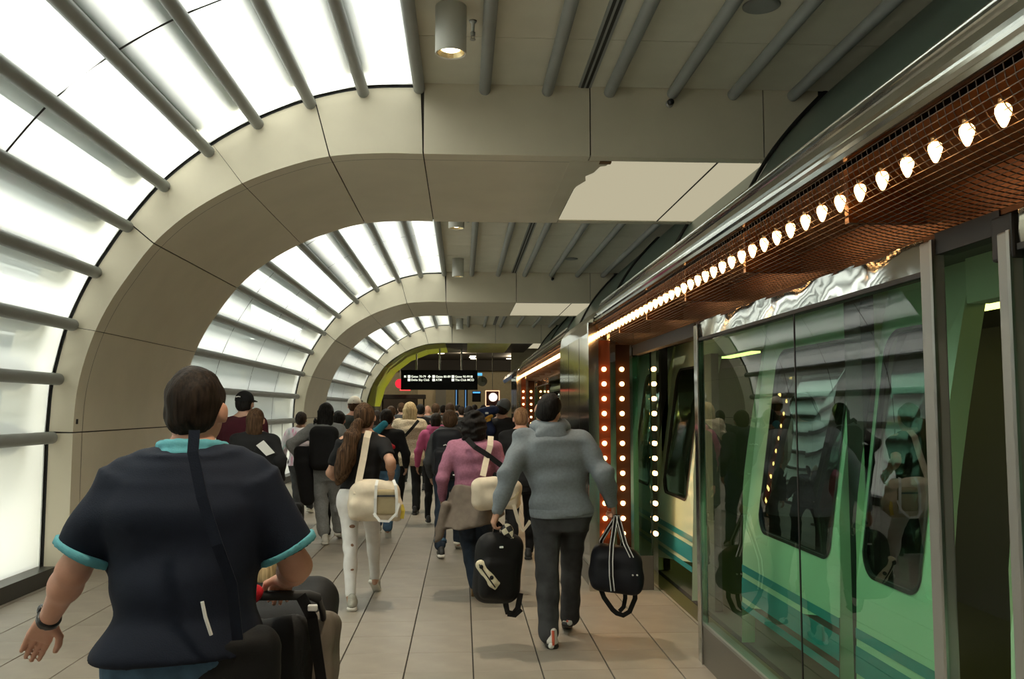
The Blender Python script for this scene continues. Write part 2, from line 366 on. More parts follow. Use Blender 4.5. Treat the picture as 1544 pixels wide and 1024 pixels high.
# ------------------------------------------------------------------ platform screen, marquees, train (x to the right)
M_TGREEN = mat_glass('green_screen_glass', (0.50, 0.80, 0.66), 1.52, 0.0)
M_TWIN = mat_glass('train_window_glass', (0.16, 0.18, 0.17), 1.55, 0.0)
M_TRAIN = mat('train_paint', (0.57, 0.68, 0.48), 0.30, var=0.02, scale=2)
M_TEAL = mat('teal_stripe', (0.035, 0.27, 0.29), 0.35)
M_TINT = mat('train_interior', (0.10, 0.095, 0.085), 0.6)
M_TDOORIN = mat('door_inner_panel', (0.13, 0.115, 0.095), 0.5, var=0.1, scale=20)
M_VAULT = mat('green_vault_glass', (0.075, 0.115, 0.090), 0.35, var=0.1, scale=1)
M_AMBER = mat('amber_housing', (0.13, 0.045, 0.010), 0.35, metal=0.6, bump=0.04, bscale=40)
M_WIRE = mat('mesh_wire', (0.05, 0.03, 0.018), 0.45, metal=0.5)
M_REDPANEL = mat('red_lacquer_panel', (0.11, 0.026, 0.010), 0.18, metal=0.3, bump=0.05, bscale=20)
M_BULB = mat_emit('filament_bulb', (1.0, 0.50, 0.17), 15.0)
M_BRASS = mat('bulb_socket', (0.35, 0.20, 0.08), 0.35, metal=0.8)
M_GREYM = mat('grey_frame', (0.30, 0.30, 0.28), 0.35, metal=0.6)
M_KICK = mat('kick_plate', (0.16, 0.145, 0.12), 0.35, metal=0.5)

bulb_me = {}
def bulb(axis, parent, loc):
    """small pear bulb; axis 'd' hangs down, 'f' points at -y"""
    if axis not in bulb_me:
        pr = [(0.0, 0.040), (0.005, 0.038), (0.010, 0.029), (0.0150, 0.016), (0.0185, 0.003), (0.0175, -0.008), (0.012, -0.015), (0.006, -0.018)]
        mb = MB()
        mb.lathe([(r, -h) for r, h in pr], (0, 0, 0), 10, 2) if axis == 'd' else mb.lathe([(r * (1.15), -h) for r, h in pr], (0, 0, 0), 10, 1)
        bulb_me[axis] = mb.mesh('bulb'); bulb_me[axis].materials.append(M_BULB)
        mb = MB(); mb.lathe([(0.0, 0.03), (0.011, 0.03), (0.011, 0.012), (0.0, 0.012)], (0, 0, 0), 8, 2 if axis == 'd' else 1)
        bulb_me[axis + 's'] = mb.mesh('socket'); bulb_me[axis + 's'].materials.append(M_BRASS)
    for k, nm in ((axis, 'bulb'), (axis + 's', 'bulb_socket')):
        o = bpy.data.objects.new(nm, bulb_me[k]); COL.objects.link(o); o.parent = parent
        o.location = Vector(loc) - Vector(parent.location)

BX, BZ = 1.252, 2.314
def qbez(a, b, c, n):
    a, b, c = map(np.array, (a, b, c)); t = np.linspace(0, 1, n)[:, None]; return a * (1 - t) ** 2 + 2 * b * t * (1 - t) + c * t * t
MESHC = qbez((1.222, 2.405), (1.225, 2.225), (1.545, 2.192), 13)
def marquee(y0, y1, label, nb=True):
    r = empty('marquee_canopy', (BX, y0, 2.2), label=label, cat='canopy', group='steel marquee canopies over the platform doors')
    # fluted polished fascia above the bulbs
    prof = [(1.62, 2.412), (1.235, 2.412), (1.205, 2.412), (1.200, 2.425), (1.212, 2.436), (1.205, 2.446), (1.202, 2.456), (1.216, 2.470), (1.224, 2.480), (1.220, 2.492), (1.238, 2.530), (1.262, 2.556), (1.250, 2.566), (1.258, 2.582), (1.282, 2.584), (1.30, 2.565), (1.34, 2.60), (1.95, 2.66), (1.95, 2.412)]
    MB().prism(prof, y0 - 0.02, y1 + 0.02, 1).build('steel_fascia', M_CHROME, r)
    MB().tube([(1.275, y0, 2.592), (1.275, y1, 2.592)], 0.011, 8).build('edge_rail', M_CHROME, r)
    # amber housing behind the wire mesh
    MB().sheet([(1.245, 2.40), (1.40, 2.40), (1.56, 2.33), (1.57, 2.20)], y0, y1, 1, False).build('amber_housing', M_AMBER, r)
    MB().box((1.545, y0, 2.175), (1.60, y1, 2.205)).build('lower_rail', M_AMBER, r)
    n = int((y1 - y0) / 1.0)
    for k in range(n):
        yy = y0 + 0.35 + k * (y1 - y0) / n
        MB().box((1.30, yy, 2.245), (1.56, yy + 0.03, 2.40)).build('housing_rib', M_AMBER, r)
    return r
def wire_mesh(r, y0, y1, step=0.036):
    mb = MB(); P = resample(MESHC, 10); T = 0.0011
    Q = offset(P, 0.003)
    y = y0
    while y < y1:
        n = len(P); vs = [(a[0], y, a[1]) for a in P] + [(a[0], y + 0.0028, a[1]) for a in P] + [(a[0], y + 0.0014, a[1]) for a in Q]
        mb.add(vs, [(i, i + 1, n + i + 1, n + i) for i in range(n - 1)] + [(n + i, n + i + 1, 2 * n + i + 1, 2 * n + i) for i in range(n - 1)]); y += step
    for p in resample(MESHC, 22): mb.box((p[0] - T, y0, p[1] - T), (p[0] + T, y1, p[1] + T))
    mb.build('wire_mesh', M_WIRE, r, fix=False, kind='stuff')
m1 = marquee(0.35, 8.02, 'long polished steel marquee with wire mesh and glowing bulbs nearest the camera'); wire_mesh(m1, 0.35, 8.0)
y = 1.963
while y > 0.5: y -= 0.1503
while y < 8.0: bulb('d', m1, (BX + 0.008, y, BZ)); y += 0.1503
m2 = marquee(10.72, 18.72, 'second steel marquee with a bright row of bulbs beyond the grey hoodie man'); wire_mesh(m2, 10.72, 18.7, 0.12)
y = 10.80
while y < 18.65: bulb('d', m2, (BX + 0.008, y, BZ)); y += 0.1503
for i, (a, b) in enumerate(((8.04, 10.70), (18.74, 21.4))):
    r = empty('steel_pier', (1.35, a, 0), label=('tall mirror steel pier beside the first marquee, behind the grey hoodie man' if i == 0 else 'tall mirror steel pier at the far end of second marquee'), cat='pier')
    prof = [(1.60, 0.0), (1.18, 0.0), (1.18, 2.33), (1.20, 2.45), (1.25, 2.53), (1.34, 2.585), (1.60, 2.60)]
    MB().prism(prof, a + 0.02, b, 1).build('steel_skin', M_CHROME, r)
    MB().box((1.178, a + 0.9, 0.0), (1.19, a + 0.906, 2.33)).build('panel_seam', M_BLACK, r)
    MB().box((1.178, a + 1.8, 0.0), (1.19, a + 1.806, 2.33)).build('panel_seam', M_BLACK, r)
    MB().box((1.166, a + 0.02, 0.0), (1.185, b, 0.18)).build('kick_plate', M_KICK, r)
    # pylon end that faces the camera, with bulb columns
    q = empty('bulb_pylon', (1.4, a - 0.03, 0), label=('red and steel pylon with columns of glowing bulbs beside the black duffel bag' if i == 0 else 'far red pylon with bulbs at the end of second marquee'), cat='pylon')
    MB().box((1.14, a - 0.05, 0.0), (1.20, a + 0.02, 2.40)).build('steel_jamb', M_CHROME, q)
    MB().box((1.20, a - 0.01, 0.0), (1.35, a + 0.02, 2.24)).build('red_panel', M_REDPANEL, q)
    MB().box((1.20, a - 0.03, 0.0), (1.235, a - 0.01, 2.24)).build('mirror_strip', M_CHROME, q)
    MB().box((1.335, a - 0.055, 0.0), (1.385, a + 0.02, 2.30)).build('steel_jamb', M_CHROME, q)
    MB().box((1.385, a - 0.01, 0.0), (1.52, a + 0.02, 2.20)).build('bronze_panel', mat('bronze_panel', (0.045, 0.020, 0.010), 0.16, metal=0.4), q)
    MB().box((1.515, a - 0.05, 0.0), (1.54, a + 0.02, 2.22)).build('steel_jamb', M_CHROME, q)
    MB().box((1.385, a - 0.02, 0.0), (1.72, a + 0.0, 0.30)).build('kick_plate', M_KICK, q)
    MB().box((1.714, a - 0.05, 0.0), (1.757, a + 0.02, 2.22)).build('bulb_post', M_CHROME, q)
    MB().add([(1.54, a, 0.3), (1.714, a, 0.3), (1.714, a, 2.2), (1.54, a, 2.2)], [(0, 1, 2, 3)]).build('glass_pane', M_TGREEN, q, fix=False)
    for k in range(12):
        z = 1.976 - k * 0.134
        for xx, yy in ((1.284, -0.028), (1.447, -0.028), (1.735, -0.068)): bulb('f', q, (xx, a + yy, z))

# platform screen: posts, header, glass
def screen(y0, y1, label, joints=()):
    r = empty('platform_screen', (1.549, y0, 0), label=label, cat='glass screen')
    X = 1.549
    MB().box((X - 0.012, y0, 0.0), (X + 0.05, y1, 0.245)).build('kick_plate', M_KICK, r)
    MB().box((X - 0.016, y0, 0.245), (X + 0.05, y1, 0.262)).build('bottom_rail', M_GREYM, r)
    MB().box((X - 0.012, y0, 2.06), (X + 0.04, y1, 2.078)).build('top_rail', M_BLACK, r)
    # polished header with a wavy skin
    mb = MB(); nn = 40; rows = [2.08, 2.11, 2.15, 2.185]
    vs = []
    for i in range(nn + 1):
        t = y0 + (y1 - y0) * i / nn
        for j, z in enumerate(rows): vs.append((X - 0.004 + 0.0025 * math.sin(t * 7 + j * 1.3) + 0.002 * math.sin(t * 17 + j), t, z))
    mb.add(vs, [(i * 4 + j, i * 4 + j + 1, i * 4 + 5 + j, i * 4 + 4 + j) for i in range(nn) for j in range(3)], True)
    mb.build('polished_header', M_CHROME, r)
    e = [y0] + list(joints) + [y1]
    for a, b in zip(e[:-1], e[1:]):
        MB().add([(X, a + 0.004, 0.262), (X, b - 0.004, 0.262), (X, b - 0.004, 2.06), (X, a + 0.004, 2.06)], [(0, 1, 2, 3)]).build('glass_pane', M_TGREEN, r, fix=False)
    for a in joints: MB().box((X - 0.003, a - 0.004, 0.262), (X + 0.003, a + 0.004, 2.06)).build('pane_seal', M_BLACK, r)
    return r
screen(2.87, 5.70, 'large green glass screen panel in front of the near train windows', (4.06,))
def post(y0, y1, label, m, x0=1.528, x1=1.572, z1=2.17):
    r = empty('door_post', (1.55, y0, 0), label=label, cat='post')
    MB().bbox((x0, y0, 0), (x1, y1, z1), 0.006).build('post_body', m, r)
    MB().box((x0 - 0.002, y0 - 0.003, 0.0), (x0 + 0.006, y0 + 0.012, z1)).build('edge_trim', M_STEEL, r); return r
post(5.70, 5.80, 'mirror steel door post at the far edge of the glass screen', M_CHROME)
post(2.79, 2.87, 'grey metal door post nearest the camera, between glass and dark doorway', M_GREYM)
post(2.38, 2.44, 'slim door post at the right edge beside the dark doorway', M_GREYM, z1=2.12)
MB().bbox((1.53, 2.37, 2.04), (1.585, 2.47, 2.17), 0.008).build('door_motor', M_BLACK, None, label='black door motor box above the slim post at right edge', cat='motor box')
screen(0.3, 2.36, 'glass screen panel at the right edge of the picture')
screen(10.9, 13.4, 'distant glass screen under the second marquee'); screen(15.9, 18.6, 'farthest glass screen under the second marquee')
MB().box((1.54, 5.8, 2.10), (1.60, 7.96, 2.19)).build('trim_8', M_BLACK, None, kind='structure', label='dark header over the open platform doorway')
MB().box((1.54, 2.44, 2.12), (1.60, 2.79, 2.19)).build('trim_9', M_BLACK, None, kind='structure', label='dark header over the near doorway')
MB().box((1.80, 0.3, -0.002), (1.93, 19, 0.006)).build('trim_10', mat('door_sill', (0.20, 0.17, 0.10), 0.4, metal=0.7), None, kind='structure', label='metal threshold between platform and train')

# train car
def TXz(z): return 1.935 + 0.17 * max(0.0, z - 1.05) ** 1.25 - 0.03 * max(0, 0.9 - z)
tr = empty('train_car', (3.0, 6, 0), label='pale green train car with teal stripes standing behind the platform screen', cat='train')
def rr_loop(y0, y1, z0, z1, r, n=8):
    pts = []
    for cy, cz, a in ((y1 - r, z1 - r, 0), (y0 + r, z1 - r, 90), (y0 + r, z0 + r, 180), (y1 - r, z0 + r, 270)):
        for k in range(n + 1):
            t = math.radians(a + 90 * k / n); pts.append((cy + r * math.cos(t), cz + r * math.sin(t)))
    return pts
def tpanel(y0, y1, win=None, z0=0.03, z1=2.33, m=M_TRAIN, name='body_panel', dx=0.0):
    """train side panel with an optional rounded window (wy0, wy1, wz0, wz1)"""
    V = lambda y, z, d=0: (TXz(z) + dx + d, y, z)
    mb = MB()
    zs = [z0, 0.3, 0.6, 0.9, 1.05, 1.2, 1.4, 1.6, 1.8, 2.0, z1]
    if not win:
        for a, b in zip(zs[:-1], zs[1:]): mb.add([V(y0, a), V(y1, a), V(y1, b), V(y0, b)], [(0, 1, 2, 3)])
    else:
        wy0, wy1, wz0, wz1 = win; L = rr_loop(wy0, wy1, wz0, wz1, 0.10); c = ((wy0 + wy1) / 2, (wz0 + wz1) / 2)
        n = len(L); O = []
        for p in L:
            d = (p[0] - c[0], p[1] - c[1]); k = 1e9
            if abs(d[0]) > 1e-6: k = min(k, ((y1 if d[0] > 0 else y0) - c[0]) / d[0])
            if abs(d[1]) > 1e-6: k = min(k, ((z1 if d[1] > 0 else z0 ) - c[1]) / d[1])
            O.append((c[0] + d[0] * k, c[1] + d[1] * k))
        S = 6; vs = []
        for s in range(S + 1):
            for p, q in zip(L, O): vs.append(V(p[0] + (q[0] - p[0]) * s / S, p[1] + (q[1] - p[1]) * s / S))
        fs = [(s * n + i, s * n + (i + 1) % n, (s + 1) * n + (i + 1) % n, (s + 1) * n + i) for s in range(S) for i in range(n)]
        mb.add(vs, fs, False)
        # corners of the panel
        for (yc, zc) in ((y0, z0), (y1, z0), (y1, z1), (y0, z1)):
            nb = []
            for i in range(n):
                a, b = O[i], O[(i + 1) % n]
                if (abs(a[0] - yc) < 1e-5 and abs(b[1] - zc) < 1e-5) or (abs(a[1] - zc) < 1e-5 and abs(b[0] - yc) < 1e-5): mb.add([V(*a), V(yc, zc), V(*b)], [(0, 1, 2)])
    # returns at both ends
    for ye in (y0, y1):
        for a, b in zip(zs[:-1], zs[1:]): mb.add([V(ye, a), V(ye, b), V(ye, b, 0.09), V(ye, a, 0.09)], [(0, 1, 2, 3)])
    o = mb.build(name, m, tr)
    if win:
        wp = MB(); vs = []
        for s in (1.0, 0.8, 0.6, 0.4, 0.2): vs += [V(c[0] + (p[0] - c[0]) * s, c[1] + (p[1] - c[1]) * s, 0.012) for p in L]
        fs = [(s * n + i, s * n + (i + 1) % n, (s + 1) * n + (i + 1) % n, (s + 1) * n + i) for s in range(4) for i in range(n)] + [tuple(range(4 * n, 5 * n))]
        wo = wp.add(vs, fs, True).build('window_glass', M_TWIN, o, fix=False)
        gm = MB(); L2 = rr_loop(wy0 - 0.018, wy1 + 0.018, wz0 - 0.018, wz1 + 0.018, 0.115)
        vs = [V(p[0], p[1], -0.004) for p in L2] + [V(p[0], p[1], -0.006) for p in L] + [V(p[0], p[1], 0.02) for p in L]
        gm.add(vs, [(i, (i + 1) % n, n + (i + 1) % n, n + i) for i in range(n)] + [(n + i, n + (i + 1) % n, 2 * n + (i + 1) % n, 2 * n + i) for i in range(n)]).build('window_gasket', M_BLACK, o)
    for (za, zb) in ((0.505, 0.555), (0.34, 0.47), (0.26, 0.305)):
        MB().add([V(y0, za, -0.004), V(y1, za, -0.004), V(y1, zb, -0.004), V(y0, zb, -0.004)], [(0, 1, 2, 3)]).build('teal_stripe', M_TEAL, o, fix=False)
    return o
WZ = (0.835, 1.985)
for (a, b, win) in ((-0.6, 1.4, (-0.4, 1.2)), (1.45, 3.10, (1.65, 2.95)), (3.60, 4.33, (3.72, 4.24)), (4.52, 6.10, (4.64, 5.75)), (7.42, 8.83, (7.62, 8.52)), (8.92, 10.6, (9.16, 10.02)), (10.68, 12.2, (10.85, 12.0)),
                    (13.6, 15.1, (13.8, 14.9)), (15.2, 16.7, (15.4, 16.5)), (16.8, 18.6, (17.0, 18.3)), (18.7, 21.5, (18.9, 21.2))):
    tpanel(a, b, (win[0], win[1], *WZ))
for (a, b) in ((3.10, 3.60), (6.10, 7.42), (12.2, 13.6)):      # doorway: head and dark reveals
    MB().box((TXz(2.1), a, 2.06), (TXz(2.1) + 0.1, b, 2.34)).build('door_head', M_TRAIN, tr)
MB().box((1.99, 7.02, 0.03), (2.05, 7.40, 2.06)).build('open_door_leaf', M_TDOORIN, tr)
MB().box((1.97, 7.36, 0.03), (2.02, 7.42, 2.06)).build('door_edge_seal', M_BLACK, tr)
for yy in (4.33, 8.83, 10.6): MB().box((1.99, yy, 0.03), (2.06, yy + (0.19 if yy == 4.33 else 0.09), 2.3)).build('door_gap_strip', M_BLACK, tr)
MB().prism([(2.0, 2.33), (2.12, 2.33), (2.4, 2.5), (3.0, 2.62), (3.9, 2.55), (4.2, 2.3), (4.2, 2.25), (2.0, 2.25)], -0.7, 21.5, 1).build('roof', M_TINT, tr)
MB().box((1.96, -0.7, -0.05), (4.2, 21.5, 0.02)).build('car_floor', M_TINT, tr)
MB().box((4.12, -0.7, 0.02), (4.2, 21.5, 2.3)).build('far_side', M_TINT, tr)
MB().box((1.99, -0.75, 0.0), (4.2, -0.65, 2.4)).build('end_wall', M_TINT, tr); MB().box((1.99, 21.45, 0.0), (4.2, 21.55, 2.4)).build('end_wall', M_TINT, tr)
M_TUBEL = mat_emit('train_light', (0.85, 0.95, 0.22), 3.0)
for k in range(14):
    y0 = 0.2 + k * 1.5
    MB().box((3.02, y0, 2.205), (3.14, y0 + 1.05, 2.225)).build('light_strip', M_TUBEL, tr)
MB().tube([(2.75, 3.35, 0.02), (2.75, 3.35, 2.25)], 0.016, 10).build('grab_pole', M_STEEL, tr)
MB().box((2.3, 3.25, 0.66), (2.32, 3.40, 0.86)).build('notice_sheet', mat('paper_grey', (0.55, 0.55, 0.52), 0.7), tr)

# green curved vault and ribs above the train
VP_ = catmull([(2.35, 2.45), (2.62, 3.1), (2.82, 3.62), (3.08, 4.10), (3.36, 4.47), (3.70, 4.83), (4.11, 5.22), (4.70, 5.80), (5.6, 6.4), (6.4, 6.7)], 5)
va = empty('trim_11', (2.3, -12, 2.4), kind='structure', label='dark green curved vault over the train track')
ys = [-3.9, -0.46, 4.1, 8.72, 11.94, 16.5, 21.07, 24.3, 29.3, 34.4]
for a, b in zip(ys[:-1], ys[1:]): MB().sheet(VP_, a + 0.01, b - 0.01).build('vault_panel', M_VAULT, va)
for yy in ys[1:]: MB().tube([(p[0] - 0.02, yy, p[1] + 0.01) for p in VP_], 0.022, 8).build('vault_rib', M_BLACK, va)
MB().box((1.9, -3.9, 2.42), (2.6, 26, 2.47)).build('gutter', M_SHELL, va)
MB().prism([(1.25, 2.36), (1.21, 2.45), (1.26, 2.56), (1.6, 2.62), (1.95, 2.6), (1.95, 2.36)], 21.4, 26.5, 1).build('trim_12', M_CHROME, None, kind='structure', label='plain end of the steel canopy')

# ------------------------------------------------------------------ implicit-surface modeller (bodies, clothes, bags)
A3 = lambda *p: np.array(p, float)
def rotm(rx=0, ry=0, rz=0):
    return np.array(Matrix.Rotation(rz, 3, 'Z') @ Matrix.Rotation(ry, 3, 'Y') @ Matrix.Rotation(rx, 3, 'X'))
def cone(a, b, ra, rb, flat=False, k=0.02, op='u', sq=None):
    a, b = A3(*a), A3(*b); d = b - a; L2 = max(d @ d, 1e-9); L = math.sqrt(L2); m = max(ra, rb) * (1.3 if sq else 1)
    def f(X, Y, Z):
        px, py, pz = X - a[0], Y - a[1], Z - a[2]; t0 = (px * d[0] + py * d[1] + pz * d[2]) / L2; t = np.clip(t0, 0, 1)
        v = np.sqrt((px - t * d[0]) ** 2 + ((py - t * d[1]) * (sq or 1)) ** 2 + (pz - t * d[2]) ** 2) - (ra + (rb - ra) * t)
        if flat: v = np.maximum(v, np.maximum(-t0, t0 - 1) * L)
        return v
    return (f, np.minimum(a, b) - m, np.maximum(a, b) + m, op, k)
def ell(c, r, rot=None, k=0.02, op='u'):
    c, r = A3(*c), A3(*(r if hasattr(r, '__len__') else (r,) * 3)); R = None if rot is None else rotm(*rot).T
    def f(X, Y, Z):
        px, py, pz = X - c[0], Y - c[1], Z - c[2]
        if R is not None: px, py, pz = (R[i, 0] * px + R[i, 1] * py + R[i, 2] * pz for i in range(3))
        k0 = np.sqrt((px / r[0]) ** 2 + (py / r[1]) ** 2 + (pz / r[2]) ** 2); k1 = np.sqrt((px / r[0] ** 2) ** 2 + (py / r[1] ** 2) ** 2 + (pz / r[2] ** 2) ** 2) + 1e-9
        return k0 * (k0 - 1) / k1
    m = r if R is None else np.full(3, r.max()); return (f, c - m, c + m, op, k)
def rbox(c, h, r=0.02, rot=None, k=0.02, op='u'):
    c, h = A3(*c), A3(*h); R = None if rot is None else rotm(*rot).T
    def f(X, Y, Z):
        px, py, pz = X - c[0], Y - c[1], Z - c[2]
        if R is not None: px, py, pz = (R[i, 0] * px + R[i, 1] * py + R[i, 2] * pz for i in range(3))
        qx, qy, qz = np.abs(px) - h[0] + r, np.abs(py) - h[1] + r, np.abs(pz) - h[2] + r
        return np.sqrt(np.maximum(qx, 0) ** 2 + np.maximum(qy, 0) ** 2 + np.maximum(qz, 0) ** 2) + np.minimum(np.maximum(qx, np.maximum(qy, qz)), 0) - r
    m = h if R is None else np.full(3, np.linalg.norm(h)); return (f, c - m, c + m, op, k)
def stack(st, p=2.3, k=0.03, op='u'):
    """upright body of stacked ovals: rows of (z, cx, cy, rx, ry)"""
    st = np.array(st, float); z = st[:, 0]
    def f(X, Y, Z):
        zz = Z.ravel(); sh = Z.shape
        cx, cy, rx, ry = (np.interp(zz, z, st[:, i]).reshape(sh) for i in (1, 2, 3, 4))
        q = (np.abs((X - cx) / rx) ** p + np.abs((Y - cy) / ry) ** p) ** (1 / p)
        return np.maximum((q - 1) * np.minimum(rx, ry), np.maximum(z[0] - Z, Z - z[-1]))
    lo = A3((st[:, 1] - st[:, 3]).min(), (st[:, 2] - st[:, 4]).min(), z[0]); hi = A3((st[:, 1] + st[:, 3]).max(), (st[:, 2] + st[:, 4]).max(), z[-1])
    return (f, lo, hi, op, k)
def plane(p, n):
    """keeps what lies against the normal"""
    p, n = A3(*p), A3(*n); n = n / np.linalg.norm(n)
    return (lambda X, Y, Z: (X - p[0]) * n[0] + (Y - p[1]) * n[1] + (Z - p[2]) * n[2], None, None, 'cut', 0)
def folds(amp, freq=(22, 22, 30), seed=1, n=6):
    r = np.random.RandomState(seed); W = r.normal(size=(n, 3)) * np.array(freq); ph = r.uniform(0, 6.28, n)
    def f(X, Y, Z):
        s = 0
        for w_, p_ in zip(W, ph): s = s + np.sin(X * w_[0] + Y * w_[1] + Z * w_[2] + p_)
        return -s * (amp / math.sqrt(n))
    return (f, None, None, 'noise', 0)
def sdf_mesh(prims, vox):
    add = [p for p in prims if p[3] == 'u']; pad = 3 * vox + 0.012
    lo = np.min([p[1] for p in add], axis=0) - pad; hi = np.max([p[2] for p in add], axis=0) + pad
    n = np.maximum(np.ceil((hi - lo) / vox).astype(int) + 1, 4)
    ax = [lo[i] + vox * np.arange(n[i]) for i in range(3)]
    D = np.full(n, 0.5, np.float32)
    for f, a, b, op, k in prims:
        if op in ('u', 'sub'):
            mg = k + 2.5 * vox + 0.006
            i0 = np.clip(((a - mg - lo) / vox).astype(int), 0, n - 1); i1 = np.clip(((b + mg - lo) / vox).astype(int) + 2, 1, n)
            sl = tuple(slice(i0[i], i1[i]) for i in range(3))
            X, Y, Z = np.meshgrid(*(ax[i][sl[i]] for i in range(3)), indexing='ij', sparse=False)
            v = f(X, Y, Z).astype(np.float32); d = D[sl]
            if op == 'u':
                h = np.clip(0.5 + 0.5 * (d - v) / k, 0, 1); D[sl] = d * (1 - h) + v * h - k * h * (1 - h)
            else:
                h = np.clip(0.5 - 0.5 * (d + v) / k, 0, 1); D[sl] = d * (1 - h) - v * h + k * h * (1 - h)
        else:
            X, Y, Z = np.meshgrid(*ax, indexing='ij')
            if op == 'cut': D = np.maximum(D, f(X, Y, Z).astype(np.float32))
            else: D = D + f(X, Y, Z).astype(np.float32)
    D[0] = D[-1] = 0.5; D[:, 0] = D[:, -1] = 0.5; D[:, :, 0] = D[:, :, -1] = 0.5
    S = D < 0
    c = np.zeros(n - 1, np.int8)
    for i in (0, 1):
        for j in (0, 1):
            for l in (0, 1): c += S[i:n[0] - 1 + i, j:n[1] - 1 + j, l:n[2] - 1 + l]
    act = (c > 0) & (c < 8); I = np.argwhere(act)
    if len(I) == 0: return np.zeros((0, 3)), []
    idx = np.full(n - 1, -1, np.int32); idx[act] = np.arange(len(I))
    acc = np.zeros((len(I), 3)); cnt = np.zeros(len(I))
    corners = [(i, j, l) for i in (0, 1) for j in (0, 1) for l in (0, 1)]
    for a in corners:
        for axs in range(3):
            if a[axs] == 1: continue
            b = list(a); b[axs] = 1
            va = D[I[:, 0] + a[0], I[:, 1] + a[1], I[:, 2] + a[2]]; vb = D[I[:, 0] + b[0], I[:, 1] + b[1], I[:, 2] + b[2]]
            m = (va < 0) != (vb < 0); t = np.where(m, va / np.where(m, va - vb, 1), 0)
            p = np.array(a, float)[None, :].repeat(len(I), 0); p[:, axs] = t
            acc[m] += p[m]; cnt[m] += 1
    V = lo + (I + acc / cnt[:, None]) * vox
    F = []
    for axs in range(3):
        u, v = (axs + 1) % 3, (axs + 2) % 3
        sa = [slice(0, None)] * 3; sa[axs] = slice(0, n[axs] - 1); sb = [slice(0, None)] * 3; sb[axs] = slice(1, n[axs])
        A_, B_ = S[tuple(sa)], S[tuple(sb)]
        E = np.argwhere(A_ != B_)
        E = E[(E[:, u] > 0) & (E[:, v] > 0) & (E[:, u] < n[u] - 1) & (E[:, v] < n[v] - 1)]
        def cell(du, dv):
            q = E.copy(); q[:, u] += du; q[:, v] += dv; return idx[q[:, 0], q[:, 1], q[:, 2]]
        q = np.stack([cell(-1, -1), cell(0, -1), cell(0, 0), cell(-1, 0)], 1)
        fl = ~A_[E[:, 0], E[:, 1], E[:, 2]]; q[fl] = q[fl][:, ::-1]
        F.append(q)
    return V, np.vstack(F)
def np_mesh(name, chunks):
    Vs, Fs, o = [], [], 0
    for V, F in chunks:
        if len(V) == 0: continue
        Vs.append(V); Fs.append(np.asarray(F) + o); o += len(V)
    V = np.vstack(Vs).astype(np.float32); F = np.vstack(Fs).astype(np.int32); nf = len(F)
    me = bpy.data.meshes.new(name); me.vertices.add(len(V)); me.vertices.foreach_set('co', V.ravel())
    me.loops.add(nf * 4); me.polygons.add(nf); me.loops.foreach_set('vertex_index', F.ravel())
    me.polygons.foreach_set('loop_start', np.arange(0, nf * 4, 4, dtype=np.int32))
    me.polygons.foreach_set('use_smooth', np.ones(nf, bool)); me.update(calc_edges=True); me.validate(); return me
def sobj(name, chunks, m, parent=None, vox=0.012, **kw):
    """implicit object; chunks = list of prims, or list of (prims, vox)"""
    if chunks and callable(chunks[0][0]): chunks = [(chunks, vox)]
    me = np_mesh(name, [sdf_mesh(p, v) for p, v in chunks]); me.materials.append(m)
    o = bpy.data.objects.new(name, me); COL.objects.link(o)
    if parent: o.parent = parent
    tag(o, **kw); return o
def lobj(name, mb, m, parent, **kw):
    """plain mesh in the parent's own frame"""
    me = mb.mesh(name); bm = bmesh.new(); bm.from_mesh(me); bmesh.ops.recalc_face_normals(bm, faces=bm.faces); bm.to_mesh(me); bm.free()
    me.materials.append(m); o = bpy.data.objects.new(name, me); COL.objects.link(o); o.parent = parent; tag(o, **kw); return o

